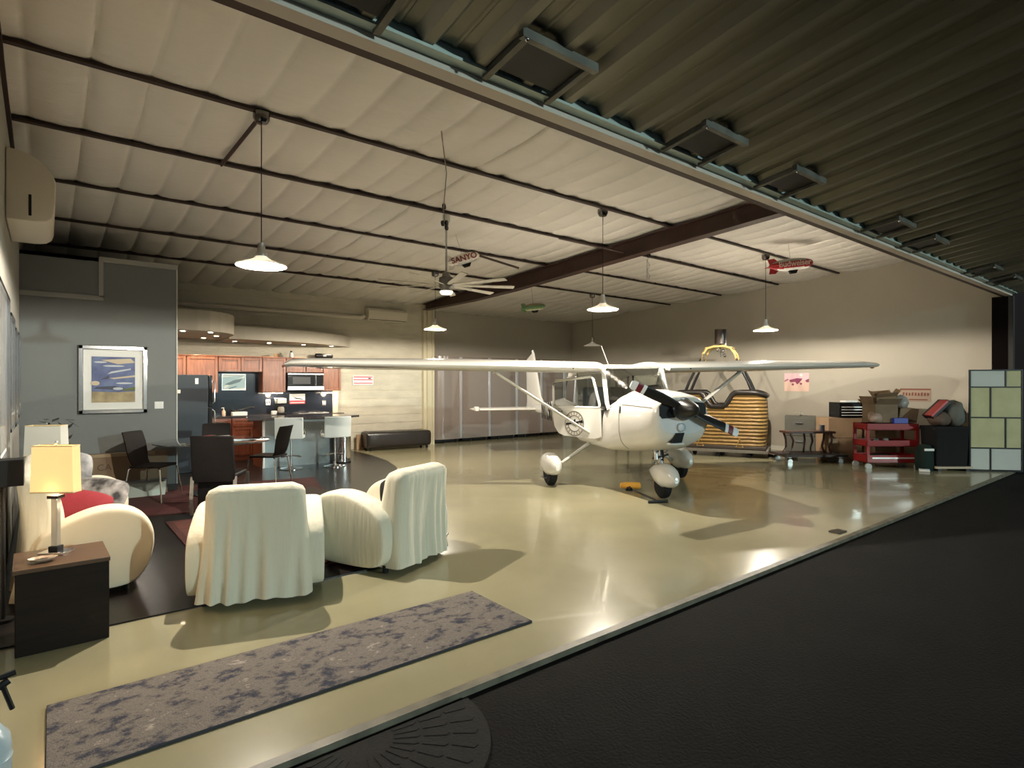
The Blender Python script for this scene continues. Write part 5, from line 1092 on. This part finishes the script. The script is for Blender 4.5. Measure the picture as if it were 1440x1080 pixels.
bm = BM(); box(bm, (-.38, -.232, .175), (.40, -.22, .20)); obj('drawer_handle', bm, MATS['bright_pull'], t, smooth=False)
CM = xf((cx_+.12, cy_+.10, 0), (0, 0, RC))
def on(lx, ly, z): return tuple(CM @ Vector((lx, ly, z)))
items = [('glass_jar', (-.34, -.02, .416), (.09, .08, .09), paper, 'pale jar at the left of the middle cart shelf', 'jar'), ('spray_can', (-.16, .02, .416), (.09, .09, .11), mat('dark_teal_can', (.05, .08, .08), .4), 'dark teal can on the middle cart shelf', 'can'), ('spray_can', (.02, .02, .416), (.10, .10, .12), mat('grey_green_can', (.13, .15, .14), .4), 'grey-green can near the centre of the middle cart shelf', 'can'), ('rag_bundle', (.28, 0, .416), (.26, .16, .07), mat('tan_rag', (.28, .24, .18), .9), 'tan rag bundle at the right of the middle cart shelf', 'rag'),
         ('tool_case', (-.1, .02, .116), (.4, .25, .12), black, 'black case on the bottom cart shelf', 'case')]
for nm, (lx, ly, z), s_, m_, lb, ct in items:
    bm = BM()
    if nm == 'spray_can' or nm == 'glass_jar': lathe(bm, [(s_[0]/2, 0), (s_[0]/2, s_[2]*.8), (s_[0]/3, s_[2])], 16)
    else: loft(bm, [[(a*k, b_*k, z_) for a, b_ in rrect(s_[0], s_[1], .03)] for z_, k in ((0, .95), (s_[2]*.3, 1), (s_[2]*.8, .95), (s_[2], .8))])
    tag(obj(nm, bm, m_, loc=on(lx, ly, z), rot=(0, 0, RC)), lb, ct)
def carton(label, loc, rot, s_, m_, flaps=True, name='cardboard_box', cat='box'):
    t = thing(name, label, cat, loc); t.rotation_euler = rot
    bm = BM(); a, b_, h_ = s_[0]/2, s_[1]/2, s_[2]
    for q in ((-a, -b_, a, -b_+.006), (-a, b_-.006, a, b_), (-a, -b_, -a+.006, b_), (a-.006, -b_, a, b_)): box(bm, (q[0], q[1], 0), (q[2], q[3], h_))
    box(bm, (-a, -b_, 0), (a, b_, .006)); obj('carton', bm, m_, t, smooth=False)
    if flaps:
        for sgn in (-1, 1):
            bm = BM(); box(bm, (0, -b_, 0), (b_*.9, b_, .004)); obj('flap', bm, m_, t, smooth=False, loc=(sgn*a, 0, h_), rot=(0, (-.9 if sgn > 0 else -2.0), 0))
            bm = BM(); box(bm, (-a, 0, 0), (a, b_*.9, .004)); obj('flap', bm, m_, t, smooth=False, loc=(0, sgn*b_, h_), rot=((.5 if sgn > 0 else 2.4), 0, 0))
    return t
carton('dull brown open cardboard box on the left of the red cart top', on(-.10, .0, .835), (0, 0, RC+.05), (.44, .36, .34), cardboard_d)
carton('open cardboard box with raised pale flaps, topmost on the cart pile', on(.02, .05, 1.19), (.12, -.1, RC-.3), (.34, .28, .14), cardboard)
carton('brown cardboard box leaning at the right of the cart pile', on(.33, .02, .86), (.05, .15, RC), (.34, .3, .26), cardboard_d, flaps=False)
def bag(name, label, cat, loc, r, s_, m_, seed):
    bm = BM(); sphere(bm, (0, 0, 0), r, 16, s_)
    for v in bm.verts: v.co *= 1+.22*noise.noise(v.co*7+Vector((seed, 0, 0)))+.08*noise.noise(v.co*20); v.co.z = max(v.co.z, -r*s_[2]*.85)
    return tag(obj(name, bm, m_, loc=loc, angle=60), label, cat)
bag('plastic_bag', 'crumpled cloudy plastic bag hanging over the right of the cart pile', 'bag', on(.25, -.06, 1.22), .17, (1.1, .8, .8), plastic_bag, 1)
bag('plastic_bag', 'pinkish plastic bag slumped at the left of the cart top', 'bag', on(-.27, -.12, .93), .14, (1.2, .8, .8), mat('pinkish_bag', (.38, .26, .2), .35, bump=.6, bscale=9), 2)
bm = BM(); box(bm, (-.13, -.07, 0), (.13, .07, .10)); tag(obj('blue_box', bm, mat('blue_plastic', (.02, .04, .30), .4), loc=on(.14, -.17, .825), rot=(0, 0, RC), bev=.006), 'small blue box on the front of the red cart top', 'box')
# black tool case tilted left of cart
t = thing('tool_case', 'black slanted case between the tool chest and the red cart', 'case', (12.98, 4.46, .80)); t.rotation_euler = (0, 0, RC)
bm = BM(); prism(bm, [(-.16, 0), (.26, 0), (.10, .34), (-.16, .40)], 'y', -.1, .1); obj('case_body', bm, black, t, bev=.01)
# dark bins and bags right of cart
bx_, by_ = at2(1328, 10.5)
t = thing('storage_tote', 'large black storage tote left of the paper screen', 'storage tote', (bx_, by_, .09), RC)
bm = BM(); loft(bm, [[(x*k, y*k, z) for x, y in rrect(.62, .42, .05)] for z, k in ((0, .92), (.62, 1), (.64, 1.04), (.70, 1.04))]); obj('tote_body', bm, rubber, t)
t = thing('pallet_board', 'pale board on the floor under the black storage tote', 'board', (bx_, by_, 0), RC)
bm = BM(); box(bm, (-.32, -.25, .05), (.32, .25, .085)); obj('board', bm, MATS['pale_board'], t, smooth=False)
for sx in (-.25, .25): bm = BM(); cbox(bm, (sx, 0, .025), (.06, .45, .05)); obj('block', bm, black, t, smooth=False)
TM = xf((bx_, by_, 0), (0, 0, RC))
def ont(lx, ly, z): return tuple(TM @ Vector((lx, ly, z)))
bag('canvas_bag', 'grey-green crumpled canvas bag piled at the right on the black tote', 'bag', ont(.16, .02, 1.00), .22, (1.1, .9, 1.1), mat('grey_canvas', (.12, .12, .10), .8, bump=.5, bscale=8), 3)
bag('canvas_bag', 'brown crumpled bag on the left of the black tote', 'bag', ont(-.12, -.02, .92), .19, (1.2, .9, .7), mat('brown_canvas', (.11, .07, .05), .8, bump=.5, bscale=8), 5)
t = thing('red_case', 'red and black case lying tilted on top of the tote pile', 'case', ont(-.16, -.05, 1.06)); t.rotation_euler = (0, -.75, RC)
bm = BM(); box(bm, (-.2, -.12, 0), (.22, .12, .09)); obj('case_body', bm, black, t, bev=.01); bm = BM(); box(bm, (-.2, -.125, .05), (.2, .05, .095)); obj('case_lid', bm, mat('red_lid', (.42, .03, .03), .4), t, bev=.006)
t = thing('green_bag', 'dark green bag with white buckles beside the red cart', 'bag', ont(-.42, -.08, .0), RC)
bm = BM(); loft(bm, [[(x*k, y*k, z) for x, y in rrect(.24, .26, .07)] for z, k in ((0, .9), (.1, 1), (.38, .95), (.46, .6))]); obj('bag_body', bm, mat('dark_green_nylon', (.012, .022, .018), .7, spec=.1, bump=.3, bscale=10), t); bm = BM(); box(bm, (-.08, -.14, .36), (.08, -.11, .40)); obj('buckle', bm, paper, t, bev=.004)
bm = BM(); box(bm, (-.1, -.08, 0), (.12, .08, .04)); tag(obj('white_cloth', bm, paper, loc=ont(-.52, -.22, .0), rot=(0, 0, .3), bev=.012), 'crumpled white cloth on the floor right of the cart caster', 'cloth')
t = thing('shop_vacuum', 'small dark vacuum with a bright cap beside the paper screen', 'vacuum', ont(.42, -.02, 0), RC)
bm = BM(); lathe(bm, [(.09, 0), (.11, .03), (.11, .18), (.06, .24), (.02, .26), (.02, .6)], 20); obj('vacuum_body', bm, gloss_black, t); bm = BM(); cbox(bm, (0, -.09, .27), (.07, .05, .03)); obj('cap', bm, paper, t, bev=.005)
# wall banner
t = framed('faded red-lettered sign on the right wall behind the pile', (WALLX1-.003, 3.95, 1.33), .52, .26, mat('faded_tan', (.42, .32, .24), .7), [(mat('faded_red', (.25, .08, .05), .7), [(0, .88), (1, .88), (1, 1), (0, 1)])] + [(MATS.get('faded_red'), [(.08+.1*k, .45), (.14+.1*k, .45), (.15+.1*k, .72-.04*(k % 3)), (.09+.1*k, .70)]) for k in range(9)] + [(MATS['faded_red'], [(.3, .12), (.9, .12), (.9, .2), (.3, .2)])], rotz=-pi/2, cat='sign')

# screen
ax, ay = 12.80, 2.95; bx2, by2 = 13.36, 2.32; ang = math.atan2(by2-ay, bx2-ax); WD = math.hypot(bx2-ax, by2-ay); HT = 1.80
t = thing('room_divider', 'black-framed paper room divider screen at the right door jamb', 'room divider', (ax, ay, 0.005), ang)
bm = BM(); r = .022
rows_ = [(.03, .40, .40), (.40, .94, .68), (.94, 1.48, .40), (1.48, 1.79, .68)]
box(bm, (0, -.015, 0), (r, .015, HT)); box(bm, (WD-r, -.015, 0), (WD, .015, HT))
for z in (.0, .40, .94, 1.48, HT-r): box(bm, (r, -.015, z), (WD-r, .015, z+r))
for z0, z1, s_ in rows_: box(bm, (WD*s_-r/2, -.013, z0), (WD*s_+r/2, .013, z1))
obj('frame', bm, black, t, smooth=False)
yp = mat('yellow_rice_paper', (.50, .48, .27), .8, var=.12, vscale=4); wp = mat('grey_rice_paper', (.50, .52, .48), .8)
for k, (z0, z1, s_) in enumerate(rows_):
    for q, (a, b_) in enumerate(((r, WD*s_), (WD*s_, WD-r))):
        bm = BM(); box(bm, (a, -.003, z0), (b_, .003, z1)); obj('paper_panel', bm, wp if (k == 0 or (k == 3 and q == 0)) else yp, t, smooth=False)
# drain cover on floor
bm = BM(); prism(bm, [(-.09, -.05), (.08, -.06), (.10, .04), (-.07, .06)], 'z', 0, .012); tag(obj('floor_anchor', bm, mat('dirty_metal', (.07, .055, .04), .7), loc=(6.46, 2.60, 0)), 'small dark metal floor plate near the door threshold', 'floor plate')
# half-round rubber mat outside
t = thing('door_mat', 'black half-round rubber door mat on the asphalt', 'mat', (1.08, 2.40, -.03))
bm = BM(); prism(bm, [(.56*cos(a), -.58*sin(a)) for a in [pi*i/32 for i in range(33)]], 'z', 0, .012); obj('mat_base', bm, rubber, t, smooth=False)
bm = BM()
for k in range(15):
    a = pi*(k+.5)/15; M = Matrix.Rotation(-a, 4, 'Z')
    for r0 in (.14, .27, .40): prism(bm, [(r0, -.008), (r0+.10, -.02*(r0+.15)*2), (r0+.115, 0), (r0+.10, .02*(r0+.15)*2), (r0, .008)], 'z', .012, .0145, M)
obj('raised_leaves', bm, rubber, t, smooth=False)
# garden sprayer at bottom-left
t = thing('sprayer', 'pale blue plastic pump sprayer with black trigger at the lower left edge', 'sprayer', (-.178, 2.66, 0), .5)
bm = BM(); lathe(bm, [(.07, 0), (.085, .02), (.085, .26), (.088, .27), (.082, .28), (.085, .3), (.08, .34), (.05, .385), (.03, .40)], 28); obj('tank', bm, mat('pale_blue_plastic', (.42, .52, .58), .25, spec=.8), t)
bm = BM(); lathe(bm, [(.034, .39), (.034, .43), (.02, .44), (.016, .50)], 18); obj('pump_collar', bm, black, t)
bm = BM(); tube(bm, [(0, 0, .47), (.03, -.02, .50), (.07, -.03, .52)], .013, 8); tube(bm, [(.05, -.03, .515), (.075, -.04, .42)], .008, 6); tube(bm, [(-.05, .02, .52), (.09, -.03, .54)], .01, 6); obj('trigger', bm, black, t)
# ================================================================ groups of repeats
G_ = {'pendant_lamp': 'pendant lamps hanging from the purlins', 'recessed_light': 'recessed lights in the kitchen soffits', 'base_cabinet': 'cherry base cabinets along the back counter', 'upper_cabinet': 'cherry upper cabinets in the kitchen',
      'dining_chair': 'chairs around the glass dining table', 'bar_stool': 'bar stools at the kitchen island', 'armchair': 'cream slipcovered armchairs', 'cushion': 'cushions on the sofa and armchair', 'picture_frame': 'silver frames on the left wall',
      'storage_cabinet': 'tall taupe cabinets along the back wall', 'toy_airship': 'toy airships hanging from the ceiling', 'cardboard_box': 'cardboard boxes', 'folded_napkin': 'napkins on the black tray', 'note': 'notes on the fridge side',
      'roof_brace': 'steel braces between the purlins', 'strip_light': 'strip lights under the upper cabinets', 'wall_outlet': 'outlets on the kitchen backsplash', 'plastic_bag': 'plastic bags on the cart pile', 'canvas_bag': 'bags on the black tote', 'air_conditioner': 'wall air conditioners', 'table_lamp': 'table lamps by the sofa', 'spray_can': 'cans on the tool cart'}
for o in list(sc.objects):
    if o.parent is None and 'label' in o.keys():
        k = o.name.split('.')[0]
        if k in G_: o['group'] = G_[k]
